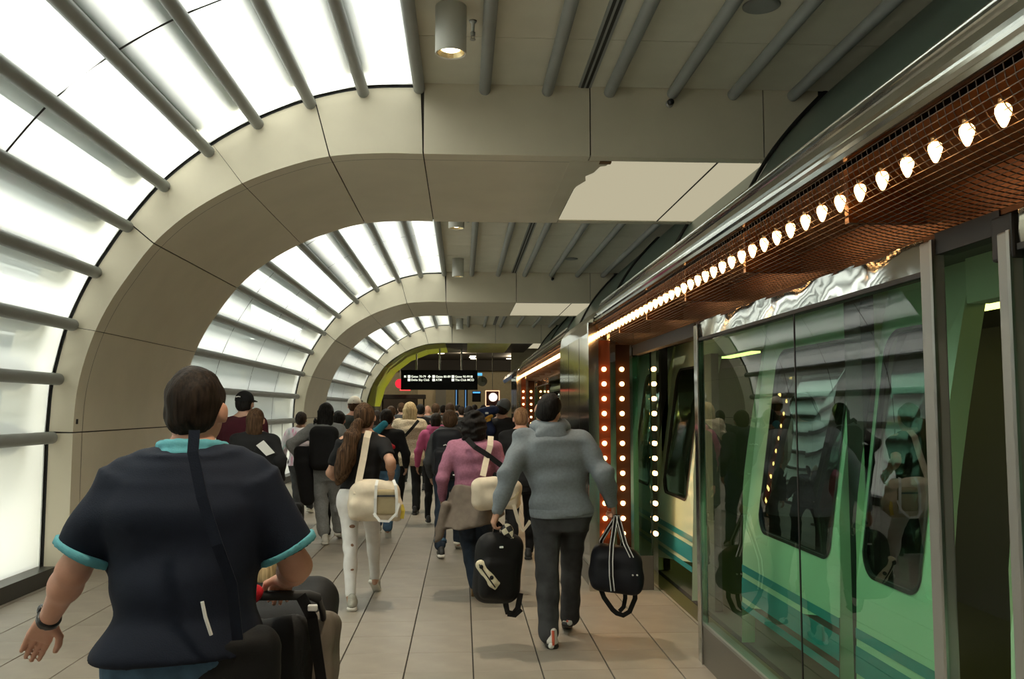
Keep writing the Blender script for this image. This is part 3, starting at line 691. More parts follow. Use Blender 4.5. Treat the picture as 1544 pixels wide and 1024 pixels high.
def ik(a, t, l1, l2, pole):
    a, t, pole = A3(*a), A3(*t), A3(*pole); d = t - a; L = np.linalg.norm(d)
    if L > (l1 + l2) * 0.995: d = d / L * (l1 + l2) * 0.995; L = np.linalg.norm(d); t = a + d
    x = (l1 * l1 - l2 * l2 + L * L) / (2 * L); hgt = math.sqrt(max(l1 * l1 - x * x, 0)); u = d / L
    p = pole - u * (pole @ u); p = p / (np.linalg.norm(p) + 1e-9); return a + u * x + p * hgt, t
def hand_prims(wr, el, side, s, grip=0.25, up=None, k=0.006):
    """palm, four unequal fingers and a thumb leaving the side of the palm; side -1 left / +1 right; fingers curl towards 'cu'"""
    d = wr - el; d = d / np.linalg.norm(d)
    inw = A3(-side, 0.25, 0) if up is None else A3(*up)                 # where the palm faces
    inw = inw - d * (inw @ d); inw /= np.linalg.norm(inw); acr = np.cross(d, inw)
    if acr[1] - 0.5 * side * acr[0] < 0: acr = -acr                                           # thumb edge: forwards
    P = []
    pc = wr + d * 0.05 * s
    for o_ in (-0.027, -0.009, 0.009, 0.026): P.append(cone(wr + d * 0.012 * s + acr * o_ * 0.7 * s, wr + d * 0.088 * s + acr * o_ * s, 0.0155 * s, 0.0125 * s, k=0.012))
    for i, (o_, ln) in enumerate(((-0.029, 0.062), (-0.010, 0.078), (0.010, 0.083), (0.029, 0.073))):
        p = wr + d * 0.088 * s + acr * o_ * s; ang = 0; seg = ln * s / 2.3
        for j, f in enumerate((1.0, 0.78, 0.6)):
            ang += grip * (0.7 if j == 0 else 1.1); dd = d * math.cos(ang) + inw * math.sin(ang); q = p + dd * seg * f
            P.append(cone(p, q, (0.0098 - 0.0010 * j) * s, (0.0090 - 0.0010 * j) * s, k=0.003)); p = q
    th = wr + d * 0.025 * s + acr * 0.026 * s; q = th + (d * 0.55 + acr * 0.75 + inw * (0.2 + grip * 0.3)) * 0.034 * s
    r = q + (d * 0.85 + acr * (0.35 - grip * 0.4) + inw * (0.25 + grip * 0.4)) * 0.030 * s; t = r + (d * 0.9 + inw * (0.2 + grip * 0.4)) * 0.024 * s
    P += [cone(th, q, 0.014 * s, 0.0115 * s, k=0.010), cone(q, r, 0.0115 * s, 0.0105 * s, k=0.003), cone(r, t, 0.0105 * s, 0.0088 * s, k=0.003)]
    return P
SKIN = {n: mat('skin_' + n, c, 0.55, var=0.05, scale=25, spec=0.35) for n, c in dict(light=(0.55, 0.33, 0.24), tan=(0.44, 0.245, 0.165), brown=(0.24, 0.125, 0.075), rosy=(0.56, 0.29, 0.20)).items()}
M_CLOTH = {}
def cloth(n, c, rough=0.85, var=0.06, scale=18, **k):
    return mat('cloth_' + n, c, rough, var=var, scale=scale, bump=k.pop('bump', 0.12), bscale=k.pop('bscale', 260), spec=0.25, **k)
def hairm(n, c, c2=None, st=(60, 60, 3)):
    return mat('hair_' + n, c, 0.62, var=0.25, scale=1.6, col2=c2, stretch=st, bump=0.2, bscale=2.4, spec=0.12)

def person(loc, h, label, yaw=0.0, g=1.0, sw=1.0, lean=0.05, lx=0.0, feet=None, hands=None, head=(0, 0, 0), skin='light', vox=0.013, hv=None,
           top=None, pants=None, shoes=None, hair=None, group=None, poles=None, grip=(0.3, 0.3), palms=(None, None), collar=None, belly=1.0, skirt=None, armv=None):
    s = h / 1.75; root = empty('person', loc, label=label, cat='person', group=group); root.rotation_euler = (0, 0, yaw)
    K = dict(root=root, s=s)
    sx = lambda z: lx * (z - 0.93 * s); sy = lambda z: lean * (z - 0.93 * s)
    bend = lambda z: A3(sx(z), sy(z), z)
    feet = feet or ((-0.10, -0.18, 0.0, 0.0), (0.10, 0.2, 0.0, 0.0))
    zp = 0.905 * s
    # legs
    legs = []
    for i, sd in ((0, -1), (1, 1)):
        fx, fy, fz, fp = feet[i]; hip = A3(sd * 0.088 * s * (0.5 + 0.5 * g), 0, zp); ank = A3(fx, fy - 0.02 * s, fz + 0.085 * s)
        if fp: ank = A3(fx, fy + 0.115 * s - 0.135 * s * math.cos(fp) - 0.05 * s * math.sin(fp), fz + 0.135 * s * math.sin(fp) + 0.085 * s * math.cos(fp))
        kn, ank = ik(hip, ank, 0.415 * s, 0.415 * s, (sd * 0.08, 1, 0)); legs.append((hip, kn, ank))
    # arms
    shz = 1.405 * s; arms = []
    hands = hands or ((-0.26, 0.05, 0.80), (0.26, 0.1, 0.80))
    for i, sd in ((0, -1), (1, 1)):
        sh = bend(shz) + A3(sd * 0.178 * s * sw, -0.005, 0); pole = (poles[i] if poles else (sd * 0.5, -1, -0.2))
        el, wr = ik(sh, hands[i], 0.295 * s, 0.255 * s, pole); arms.append((sh, el, wr))
    nk0 = bend(1.44 * s); hc = bend(1.62 * s) + A3(0, 0.025 * s, 0); hy, hp, hr = head
    HR = rotm(hp, hr, hy)
    def hd(x, y, z): return hc + HR @ (A3(x, y, z) * s)
    hrot = (hp, hr, hy)
    K.update(hc=hc, hd=hd, arms=arms, legs=legs, bend=bend, hrot=hrot)
    def torso(inf, z0, z1, flare=0.0):
        rows = []
        for z, rx, ry, cy in ((0.76, .135, .095, 0), (0.86, .165, .118, -0.008), (0.93, .168, .120, -0.010), (1.03, .148, .106, 0.0), (1.12, .146, .108, 0.004), (1.24, .162, .118, 0.0), (1.34, .172, .116, -0.010), (1.41, .160, .098, -0.014), (1.455, .110, .078, -0.012), (1.49, .060, .060, -0.004)):
            gg = g if z < 1.3 else (1 + (g - 1) * 0.7); b = belly if 0.9 < z < 1.2 else 1
            rows.append((z * s, sx(z * s), sy(z * s) + cy * s + (b - 1) * 0.05, rx * s * gg * (sw if z > 1.2 else 1) + inf, ry * s * gg * b + inf))
        rows = np.array(rows); zz = np.unique(np.r_[z0, rows[(rows[:, 0] > z0) & (rows[:, 0] < z1), 0], z1])
        out = np.stack([zz] + [np.interp(zz, rows[:, 0], rows[:, i]) for i in (1, 2, 3, 4)], 1)
        if flare: t = np.clip((1.15 * s - zz) / (1.15 * s - z0 + 1e-6), 0, 1); out[:, 3] += flare * t; out[:, 4] += flare * t
        return out
    # ---- body: one continuous skin
    gl = 0.6 + 0.4 * g; P = [stack(torso(-0.012, 0.78 * s, 1.49 * s))]
    P.append(cone(nk0 + A3(0, 0, -0.02), hc + A3(0, -0.01, -0.05 * s), 0.058 * s * (0.7 + 0.3 * g), 0.052 * s * (0.7 + 0.3 * g), k=0.03))
    for hip, kn, ank in legs:
        P += [cone(hip, kn, 0.078 * s * gl, 0.050 * s * gl), cone(kn, ank, 0.048 * s * gl, 0.033 * s), ell(kn * 0.68 + ank * 0.32 + A3(0, -0.022 * s, 0), (0.046 * s * gl, 0.046 * s * gl, 0.11 * s), k=0.03)]
        P += [cone(ank, ank + A3(0, 0.03, -0.05), 0.034 * s, 0.03 * s), cone(ank + A3(0, -0.02, -0.05) * s, ank + A3(0, 0.13, -0.055) * s, 0.028 * s, 0.022 * s)]
    for sh, el, wr in arms:
        ga = 0.55 + 0.45 * g
        P.append(cone(bend(1.50 * s) + A3(0.02 * np.sign(sh[0]), -0.01, 0), sh + A3(0, 0, 0.015 * s), 0.04 * s, 0.036 * s, k=0.04))
        P += [cone(sh, el, 0.053 * s * ga, 0.040 * s * ga, k=0.03), cone(el, wr, 0.041 * s * ga, 0.026 * s * (0.7 + 0.3 * g), k=0.02), ell(el * 0.72 + wr * 0.28, 0.041 * s * ga, k=0.03)]
    hp_ = [ell(hd(0, -0.008, 0.018), (0.078 * s, 0.096 * s, 0.102 * s), hrot), ell(hd(0, 0.022, -0.048), (0.062 * s, 0.072 * s, 0.066 * s), hrot, k=0.04),
           ell(hd(0, 0.062, -0.088), (0.024 * s, 0.022 * s, 0.020 * s), hrot, k=0.03), cone(hd(0, 0.082, 0.008), hd(0, 0.104, -0.030), 0.009 * s, 0.014 * s, k=0.012),
           cone(hd(-0.03, 0.078, 0.022), hd(0.03, 0.078, 0.022), 0.010 * s, 0.010 * s, k=0.014), ell(hd(0, 0.084, -0.064), (0.024 * s, 0.010 * s, 0.007 * s), hrot, k=0.008)]
    for sd in (-1, 1):
        hp_.append(ell(hd(sd * 0.086, -0.008, -0.010), (0.011 * s, 0.023 * s, 0.034 * s), (hp, hr, hy + sd * -0.35), k=0.008))
        hp_.append(ell(hd(sd * 0.030, 0.092, 0.004), (0.014 * s, 0.010 * s, 0.009 * s), hrot, k=0.008, op='sub'))
    hp_.append(cone(hd(0, -0.02, -0.05), nk0 + A3(0, 0, 0.0), 0.050 * s * (0.7 + 0.3 * g), 0.056 * s * (0.7 + 0.3 * g), k=0.03))
    chunks = [(P, vox), (hp_, hv or vox * 0.75)]
    for i, sd in ((0, -1), (1, 1)):
        sh, el, wr = arms[i]; ga = 0.55 + 0.45 * g
        hpP = [cone(el * (0.55 if armv else 0.25) + (sh * 0.45 if armv else wr * 0.75), wr if not armv else el, 0.0332 * s * ga if not armv else 0.044 * s * ga, 0.026 * s * (0.7 + 0.3 * g) if not armv else 0.040 * s * ga, k=0.01)]
        if armv: hpP += [cone(el, wr, 0.041 * s * ga, 0.026 * s * (0.7 + 0.3 * g), k=0.02), ell(el * 0.72 + wr * 0.28, 0.041 * s * ga, k=0.03)]
        hpP += hand_prims(wr, el, sd, s * 1.02, grip[i], palms[i])
        chunks.append((hpP, armv or min(vox * 0.55, 0.009)))
    body = sobj('body', chunks, SKIN[skin], root)
    if vox < 0.015:
        for sd in (-1, 1): sobj('eye', [ell(hd(sd * 0.031, 0.0815, 0.004), 0.0105 * s, hrot)], mat('eye', (0.10, 0.07, 0.05), 0.15), root, vox=0.005)
    # ---- trousers
    if pants:
        lo, an, inf = pants.get('loose', 1.0), pants.get('ankle', 0.09) * s, pants.get('inf', 0.006)
        Q = [stack(torso(inf, 0.78 * s, pants.get('waist', 1.02) * s))]
        for hip, kn, ank in legs:
            d = ank - kn; t = max(0.2, min(1.0, (kn[2] - an) / max(kn[2] - ank[2], 1e-6))); e = kn + d * t
            Q += [cone(hip, kn, 0.094 * s * gl * (0.6 + 0.4 * lo), 0.060 * s * gl * lo, k=0.04), cone(kn, e, 0.060 * s * gl * lo, (0.046 if lo < 1.05 else 0.056) * s * lo * (0.7 + 0.3 * g), flat=False, k=0.03), ell(kn * 0.68 + ank * 0.32 + A3(0, -0.022 * s, 0), (0.054 * s * gl * (0.5 + 0.5 * lo), 0.054 * s * gl * (0.5 + 0.5 * lo), 0.12 * s), k=0.03)]
            hk = pants.get('hip', 1.0); Q.append(ell(hip + A3(0, -0.045 * s * hk, -0.005), (0.085 * s * gl * hk, 0.075 * s * g * hk, 0.095 * s), k=0.05))
        Q.append(folds(pants.get('fold', 0.003), (20, 20, 34), 3)); lowest = min(l[2][2] for l in legs)
        sobj('trousers', Q, pants['mat'], root, vox=vox)
    # ---- top
    if top:
        inf = top.get('inf', 0.014); z0 = top.get('hem', 0.90) * s
        Q = [stack(torso(inf, z0, 1.475 * s, top.get('flare', 0.0)), k=0.03)]
        sl = top.get('sleeve', 'long'); lo = top.get('loose', 1.0)
        for sh, el, wr in arms:
            ga = (0.55 + 0.45 * g)
            Q.append(cone(bend(1.475 * s) + A3(0.045 * s * np.sign(sh[0]), -0.012 * s, -0.012 * s), sh + A3(0, 0, 0.004 * s), 0.042 * s + inf * 0.5, 0.052 * s * ga * lo, k=0.05))
            if sl == 'long': Q += [cone(sh, el, 0.066 * s * ga * lo, 0.054 * s * ga * lo, k=0.03), cone(el, el + (wr - el) * 0.97, 0.056 * s * ga * lo, (0.036 if lo < 1.15 else 0.040) * s, flat=False, k=0.02)]
            elif sl == 'short': Q.append(cone(sh, sh + (el - sh) * top.get('cover', 0.72), 0.068 * s * ga * lo, 0.062 * s * ga * lo, flat=True, k=0.03))
            elif sl == 'elbow': Q += [cone(sh, el, 0.066 * s * ga * lo, 0.056 * s * ga * lo, k=0.03), cone(el, el + (wr - el) * 0.45, 0.056 * s * ga * lo, 0.050 * s * ga * lo, k=0.02)]
        Q.append(folds(top.get('fold', 0.005), top.get('ff', (12, 12, 26)), top.get('seed', 2)))
        K['shirt'] = sobj(top.get('name', 'shirt'), Q, top['mat'], root, vox=vox)
        if top.get('cuff') and sl == 'short':
            for sh, el, wr in arms:
                ga = (0.55 + 0.45 * g); c = top.get('cover', 0.72); a = sh + (el - sh) * (c - 0.07); b = sh + (el - sh) * (c + 0.015)
                sobj('cuff', [cone(a, b, 0.0735 * s * ga * lo, 0.0715 * s * ga * lo, flat=True, k=0.004), folds(0.002, (12, 12, 26), 5)], top['cuff'], root, vox=vox * 0.6)
        if top.get('ribs'):
            z = z0 / s; sobj('hem_band', [stack(torso(inf + 0.004, z0 - 0.025 * s, z0 + 0.035 * s)), folds(0.003, (12, 12, 10), 2)], top['mat'], root, vox=vox)
        if top.get('hood'):
            c = bend(1.500 * s); Q = []
            for k in range(13):
                a = PI * (-0.08 + 1.16 * k / 12); 
                p = c + A3(-0.098 * s * math.cos(a), 0.035 * s - 0.105 * s * math.sin(a), 0.012 * s + 0.0 * s - 0.025 * s * math.sin(a))
                if k: Q.append(cone(pp, p, 0.044 * s, 0.044 * s, k=0.03))
                pp = p
            Q += [ell(c + A3(0, -0.105 * s, -0.055 * s), (0.115 * s, 0.036 * s, 0.070 * s), (-0.25, 0, 0), k=0.03), folds(0.004, (30, 30, 40), 9)]
            sobj('hood', Q, top['mat'], root, vox=vox)
    if collar:
        c = bend(1.500 * s); Q = []
        for k in range(15):
            a = 2 * PI * k / 14; p = c + A3(-0.072 * s * g * math.cos(a), 0.012 * s - 0.066 * s * g * math.sin(a), 0.006 - 0.012 * math.sin(a) * s * -1)
            if k: Q += [cone(pp, p, 0.017 * s, 0.017 * s, k=0.01), cone(pp + A3(0, -0.012, -0.028) * s, p + A3(0, -0.012, -0.028) * s, 0.017 * s, 0.017 * s, k=0.01)]
            pp = p
        sobj('collar', Q, collar, root, vox=vox * 0.7)
    # ---- shoes
    if shoes:
        for i, sd in ((0, -1), (1, 1)):
            fx, fy, fz, fp = feet[i]; R = rotm(-fp, 0, -sd * 0.10); ball = A3(fx, fy + 0.115 * s, fz)
            T = lambda x, y, z: ball + R @ (A3(x, y - 0.115, z) * s)
            Q = [cone(T(0, -0.075, 0.050), T(0, 0.03, 0.055), 0.037 * s, 0.040 * s, k=0.03), cone(T(0, 0.03, 0.05), T(sd * 0.006, 0.15, 0.040), 0.041 * s, 0.030 * s, k=0.03), cone(T(0, -0.062, 0.05), T(0, -0.055, 0.105 if not shoes.get('high') else 0.14), 0.036 * s, 0.038 * s, k=0.02)]
            u = sobj('shoe', Q, shoes['mat'], root, vox=min(vox, 0.011))
            sobj('sole', [rbox(T(0, 0.035, 0.018), (0.041 * s, 0.138 * s, 0.0175 * s), 0.016 * s, (-fp, 0, -sd * 0.10)), ell(T(0, -0.07, 0.02), (0.040 * s, 0.04 * s, 0.018 * s), k=0.02)], shoes['sole'], u, vox=min(vox, 0.011))
            if shoes.get('tab'):
                lobj('heel_tab', MB().tube([T(0, -0.108, 0.03), T(0, -0.109, 0.07), T(0, -0.100, 0.125)], 0.010 * s, 8), shoes['tab'], u)
            if shoes.get('patch'):
                lobj('sole_patch', MB().lathe([(0, 0), (0.02 * s, 0), (0.02 * s, 0.01), (0, 0.01)], T(-sd * -0.015, -0.112, 0.025), 12, 1), shoes['patch'], u)
    # ---- hair
    if hair:
        st = hair['style']; hm = hair['mat']; Q = []; vf = hair.get('vox', hv or vox * 0.8)
        infl = hair.get('inf', 0.014)
        cap = [ell(hd(0, -0.012, 0.026), ((0.078 + infl) * s, (0.094 + infl) * s, (0.100 + infl) * s), hrot)]
        if st == 'short':
            Q = cap + [ell(hd(0, -0.05, -0.028), (0.066 * s, 0.055 * s, 0.055 * s), hrot, k=0.03), plane(hd(0, 0.052, 0.02), HR @ A3(0, 1, -0.75)), plane(hd(0, -0.05, -0.066), HR @ A3(0, 0.35, -1))]
            for sd in (-1, 1): Q.append(ell(hd(sd * 0.092, 0.0, -0.028), (0.026 * s, 0.040 * s, 0.046 * s), hrot, k=0.008, op='sub'))
            Q.append(folds(0.0022, (130, 130, 50), 4))
        elif st == 'long':
            ln = hair.get('len', 0.35); wd = hair.get('wid', 0.085)
            zz = hc[2]; rows = []
            for t in np.linspace(0, 1, 7): rows.append((zz - (t * (ln + 0.02) - 0.02) * 1.0, hc[0] + sx(zz - t * ln) - sx(zz), hc[1] - (0.045 + 0.03 * min(1, t * 2.2)) * s + hair.get('dy', 0) * t, (wd + hair.get('flare', 0.02) * t - (0.03 * max(0, t - 0.8) * 5)) * s, (0.062 - 0.022 * t) * s))
            Q = cap + [stack(sorted(rows), k=0.04), plane(hd(0, 0.062, 0.0), HR @ A3(0, 1, -0.7)), folds(0.004, (90, 90, 8), 4), folds(hair.get('wave', 0.002), (14, 14, 30), 6)]
        elif st == 'pony':
            Q = cap + [ell(hd(0, -0.055, -0.035), (0.062 * s, 0.05 * s, 0.06 * s), hrot, k=0.03), plane(hd(0, 0.055, 0.02), HR @ A3(0, 1, -0.75)), plane(hd(0, -0.05, -0.088), HR @ A3(0, 0.3, -1)), folds(0.003, (90, 90, 40), 4)]
            pts = hair['tail']; rs = hair['tr']; T2 = []
            for k in range(len(pts) - 1): T2.append(cone(pts[k], pts[k + 1], rs[k], rs[k + 1], k=0.03))
            T2 += [folds(0.006, (70, 70, 9), 8), folds(0.006, (12, 12, 34), 3)]
            sobj('ponytail', T2, hm, root, vox=vf)
        elif st == 'afro':
            Q = [ell(hd(0, -0.035, 0.012), ((0.078 + infl) * s, (0.080 + infl) * s, (0.088 + infl) * s), hrot), ell(hd(0, -0.06, -0.09), (0.115 * s, 0.075 * s, 0.10 * s), hrot, k=0.05), plane(hd(0, 0.062, 0.0), HR @ A3(0, 1, -0.5)), folds(0.010, (75, 75, 75), 4, 8)]
        if Q: sobj('hair', Q, hm, root, vox=vf)
    return K
def headgear(K, kind, m, m2=None, vox=0.009, logo=None):
    hd, s, hrot, root = K['hd'], K['s'], K['hrot'], K['root']; R = rotm(*hrot)
    if kind == 'cap':
        o = sobj('cap', [ell(hd(0, -0.012, 0.045), (0.096 * s, 0.113 * s, 0.098 * s), hrot), plane(hd(0, 0, 0.030), R @ A3(0, 0, -1))], m, root, vox=vox)
        sobj('brim', [rbox(hd(0, 0.125, 0.036), (0.070 * s, 0.062 * s, 0.006 * s), 0.005, (hrot[0] - 0.15, hrot[1], hrot[2]))], m2 or m, o, vox=0.006)
        if m2:
            pts = [hd(0.04 * math.cos(t), -0.115 + 0.012 * abs(math.cos(t)), 0.036 + 0.034 * math.sin(t)) for t in np.linspace(0, PI, 9)]
            lobj('cap_opening', MB().tube(pts, 0.008 * s, 6), m2, o)
    else:
        sobj('beanie', [ell(hd(0, -0.012, 0.045), (0.097 * s, 0.113 * s, 0.110 * s), hrot), plane(hd(0, 0, 0.0), R @ A3(0, -0.2, -1)), folds(0.002, (120, 120, 3), 2)], m, root, vox=vox)
def w2l(K, p):
    """world point into a person's frame"""
    r = K if not isinstance(K, dict) else K['root']; v = A3(*p) - np.array(r.location); c, s_ = math.cos(-r.rotation_euler.z), math.sin(-r.rotation_euler.z)
    return A3(c * v[0] - s_ * v[1], s_ * v[0] + c * v[1], v[2])
def loc_of(loc, yaw, p):
    v = A3(*p) - A3(*loc); c, s_ = math.cos(-yaw), math.sin(-yaw); return A3(c * v[0] - s_ * v[1], s_ * v[0] + c * v[1], v[2])

# ------------------------------------------------------------------ people
C_NAVY = cloth('navy_polo', (0.0065, 0.010, 0.021), 0.8)
C_TEAL = cloth('teal_trim', (0.10, 0.33, 0.38), 0.8)
C_JEANS = cloth('blue_denim', (0.018, 0.028, 0.045), 0.85, var=0.2)
C_LJEANS = cloth('light_denim', (0.05, 0.10, 0.16), 0.85, var=0.2)
C_BLACK = cloth('black', (0.010, 0.010, 0.011), 0.85)
C_CHAR = cloth('charcoal', (0.045, 0.047, 0.050), 0.85, var=0.25, scale=10)
C_GREYH = cloth('heather_grey', (0.17, 0.195, 0.215), 0.95, var=0.08, scale=60)
C_GREYP = cloth('grey_knit', (0.25, 0.255, 0.26), 0.95, var=0.1, scale=50)
C_WHITE = cloth('white_denim', (0.72, 0.70, 0.68), 0.85, var=0.04)
C_PINK = cloth('pink_knit', (0.33, 0.14, 0.21), 0.95, var=0.12, scale=60)
C_CREAM = cloth('cream_crochet', (0.56, 0.47, 0.34), 0.95, var=0.22, scale=70, bump=0.5, bscale=80)
C_CANVAS = cloth('canvas', (0.62, 0.54, 0.42), 0.9, var=0.05)
C_TAN = cloth('tan_canvas', (0.36, 0.29, 0.17), 0.9, var=0.05)
C_MAROON = cloth('maroon', (0.055, 0.009, 0.016), 0.9)
C_CARDI = cloth('taupe_knit', (0.17, 0.14, 0.115), 0.95, var=0.1)
C_OLIVE = cloth('dark_olive', (0.03, 0.035, 0.03), 0.9)
C_RED = cloth('red', (0.45, 0.01, 0.018), 0.7)
C_ORANGE = cloth('coral', (0.55, 0.10, 0.06), 0.85)
C_BLUE = cloth('royal_blue', (0.012, 0.02, 0.06), 0.8)
C_HOTPINK = cloth('hot_pink', (0.50, 0.10, 0.22), 0.85)
C_NAVYN = cloth('navy_nylon', (0.007, 0.008, 0.012), 0.55)
C_BNYL = cloth('black_nylon', (0.006, 0.006, 0.0065), 0.65)
C_GREYC = cloth('grey_jacket', (0.10, 0.105, 0.11), 0.9)
S_WHITE = mat('shoe_white', (0.62, 0.60, 0.55), 0.6); S_BLACK = mat('shoe_black', (0.015, 0.015, 0.015), 0.5); S_SOLE = mat('sole_white', (0.70, 0.68, 0.62), 0.6)
S_GREY = mat('shoe_grey', (0.36, 0.35, 0.30), 0.7, var=0.15, scale=40); S_TAN = mat('sole_tan', (0.25, 0.15, 0.06), 0.7)
M_WCORD = mat('white_cord', (0.70, 0.70, 0.68), 0.7); M_REDT = mat('red_tab', (0.55, 0.10, 0.05), 0.6)
H_BLACK = hairm('black', (0.008, 0.007, 0.007), (0.02, 0.018, 0.017)); H_DARK = hairm('dark_brown', (0.012, 0.008, 0.006), (0.028, 0.018, 0.012))
H_BROWN = hairm('brown', (0.026, 0.013, 0.007), (0.105, 0.058, 0.030)); H_BLOND = hairm('blond', (0.42, 0.30, 0.15), (0.62, 0.48, 0.27)); H_MID = hairm('mid_brown', (0.05, 0.026, 0.014), (0.09, 0.05, 0.026))
def base(px, py): p = onZ(px, py); return p
def tie_dye():
    m = bpy.data.materials.new('cloth_tie_dye'); m.use_nodes = True; nt = m.node_tree; b = nt.nodes['Principled BSDF']; b.inputs['Roughness'].default_value = 0.9
    tc = nt.nodes.new('ShaderNodeTexCoord'); mp = nt.nodes.new('ShaderNodeMapping'); mp.inputs['Scale'].default_value = (9, 3, 3); nz = nt.nodes.new('ShaderNodeTexNoise'); nz.inputs['Scale'].default_value = 1.6
    r = nt.nodes.new('ShaderNodeValToRGB'); e = r.color_ramp.elements
    e[0].position = 0.30; e[0].color = (0.05, 0.30, 0.25, 1); e[1].position = 0.70; e[1].color = (0.60, 0.25, 0.38, 1)
    for p, c in ((0.42, (0.62, 0.58, 0.62, 1)), (0.60, (0.66, 0.60, 0.66, 1))): x = e.new(p); x.color = c
    nt.links.new(tc.outputs['Object'], mp.inputs[0]); nt.links.new(mp.outputs[0], nz.inputs['Vector']); nt.links.new(nz.outputs['Fac'], r.inputs[0]); nt.links.new(r.outputs[0], b.inputs['Base Color']); return m
C_TIE = tie_dye()

# --- man in navy polo, pushing a stroller
L1 = onY(284, 620, 2.72); L1 = (L1[0], 2.72, 0)
hl = loc_of(L1, 0, onY(72, 936, 2.86)); hr_ = loc_of(L1, 0, onY(430, 874, 3.02))
man = person(L1, 1.745, 'heavy-set man in navy polo with teal collar pushing the stroller', g=1.27, sw=1.03, lean=0.08, skin='rosy', vox=0.011, hv=0.008, armv=0.0055,
    feet=((-0.13, -0.22, 0.0, 0.5), (0.13, 0.25, 0, 0)), hands=(hl, hr_), poles=((0.22, -1, 0), (0.6, -0.35, -0.7)), grip=(0.22, 0.75), palms=((0.35, -1, 0), (-0.2, -0.1, -1)), head=(-0.10, 0.0, 0.0),
    top=dict(mat=C_NAVY, sleeve='short', hem=0.915, inf=0.020, cuff=C_TEAL, cover=0.82, loose=1.16, fold=0.0110, flare=0.010, ff=(6, 6, 15), name='polo_shirt'), collar=C_TEAL, belly=1.12,
    pants=dict(mat=C_LJEANS, inf=0.004, hip=0.84), shoes=dict(mat=S_WHITE, sole=S_SOLE), hair=dict(style='short', mat=H_DARK, inf=0.009))
sh, el, wr = man['arms'][0]; d = (wr - el) / np.linalg.norm(wr - el)
wt = sobj('wristwatch', [cone(wr - d * 0.022, wr + d * 0.002, 0.0365, 0.0355, flat=True, k=0.004)], mat('watch_strap', (0.01, 0.01, 0.01), 0.4), man['root'], vox=0.0045)
tq = np.cross(d, A3(0.3, 1, 0)); tq /= np.linalg.norm(tq)
if tq[0] > 0: tq = -tq
sobj('watch_case', [ell(wr - d * 0.010 + tq * 0.036, (0.013, 0.019, 0.019), None, k=0.004)], mat('watch_case', (0.02, 0.02, 0.022), 0.2), wt, vox=0.0045)
# black sling bag on his right hip
sb = empty('sling_bag', (L1[0] + 0.10, L1[1], 0.9), label='black sling bag hanging at the hip of the navy polo man', cat='bag')
sobj('bag_body', [rbox((0.060, -0.06, -0.10), (0.13, 0.07, 0.19), 0.06, (0, 0.1, 0.5)), folds(0.004, (20, 20, 25), 2)], C_BNYL, sb, vox=0.011)
lobj('strap', MB().ribbon([(-0.02, -0.205, 0.66), (-0.02, -0.215, 0.60), (0.01, -0.225, 0.48), (0.055, -0.225, 0.35), (0.09, -0.200, 0.24), (0.10, -0.16, 0.08)], 0.030, 0.005, (0, 1, 0)), C_NAVY, sb)
lobj('zip_pull', MB().tube([(0.02, -0.23, 0.20), (0.03, -0.232, 0.16), (0.045, -0.225, 0.11)], 0.005, 6), M_WCORD, sb)

# --- stroller with toddler
st0 = onY(408, 900, 3.28); ST = empty('stroller', (st0[0], 3.28, 0), label='black stroller pushed by the navy polo man', cat='stroller'); ST.scale = (0.88, 0.88, 1.0)
M_STF = mat('stroller_frame', (0.02, 0.02, 0.022), 0.35, metal=0.5)
for sd in (-1, 1):
    lobj('frame_side', MB().tube([(sd * 0.23, -0.24, 0.985), (sd * 0.235, -0.17, 0.93), (sd * 0.235, 0.05, 0.62), (sd * 0.24, 0.52, 0.12)], 0.013, 8), M_STF, ST)
    lobj('rear_leg', MB().tube([(sd * 0.235, 0.05, 0.62), (sd * 0.25, -0.14, 0.12)], 0.012, 8), M_STF, ST)
    for yy, rr in ((-0.14, 0.115), (0.52, 0.09)):
        wl = lobj('wheel', MB().lathe([(rr - 0.03, -0.018), (rr, -0.016), (rr + 0.003, 0), (rr, 0.016), (rr - 0.03, 0.018), (rr - 0.03, -0.018)], (sd * 0.26, yy, rr + 0.004), 20, 0), M_BLACK, ST)
        lobj('wheel_hub', MB().lathe([(0.0, -0.014), (rr - 0.03, -0.010), (rr - 0.03, 0.010), (0.0, 0.014)], (sd * 0.26, yy, rr + 0.004), 14, 0), M_GREYM, wl)
lobj('handlebar', MB().tube([(-0.23, -0.24, 0.985), (-0.20, -0.26, 1.0), (0.20, -0.26, 1.0), (0.23, -0.24, 0.985)], 0.017, 10), M_BLACK, ST)
sobj('canopy', [rbox((0, 0.12, 0.81), (0.25, 0.20, 0.145), 0.10, (0.35, 0, 0)), rbox((0, 0.14, 0.79), (0.225, 0.24, 0.11), 0.08, (0.35, 0, 0), op='sub', k=0.01), plane((0, 0.16, 0.8), (0, 0.9, -0.55)), folds(0.003, (20, 20, 10), 2)], C_BNYL, ST, vox=0.011)
sobj('seat', [rbox((0, 0.22, 0.50), (0.19, 0.20, 0.05), 0.04, (0.1, 0, 0)), rbox((0, 0.03, 0.68), (0.19, 0.045, 0.22), 0.04, (-0.25, 0, 0))], C_BLACK, ST, vox=0.013)
sobj('hanging_tote', [rbox((-0.03, -0.22, 0.70), (0.225, 0.11, 0.22), 0.07, (-0.1, 0, 0)), folds(0.006, (16, 16, 22), 7)], C_BNYL, ST, vox=0.011)
sobj('side_pocket', [rbox((0.232, -0.08, 0.72), (0.05, 0.13, 0.19), 0.045, (-0.3, 0, 0)), folds(0.006, (20, 20, 25), 4)], cloth('taupe_lining', (0.14, 0.115, 0.09)), ST, vox=0.011)
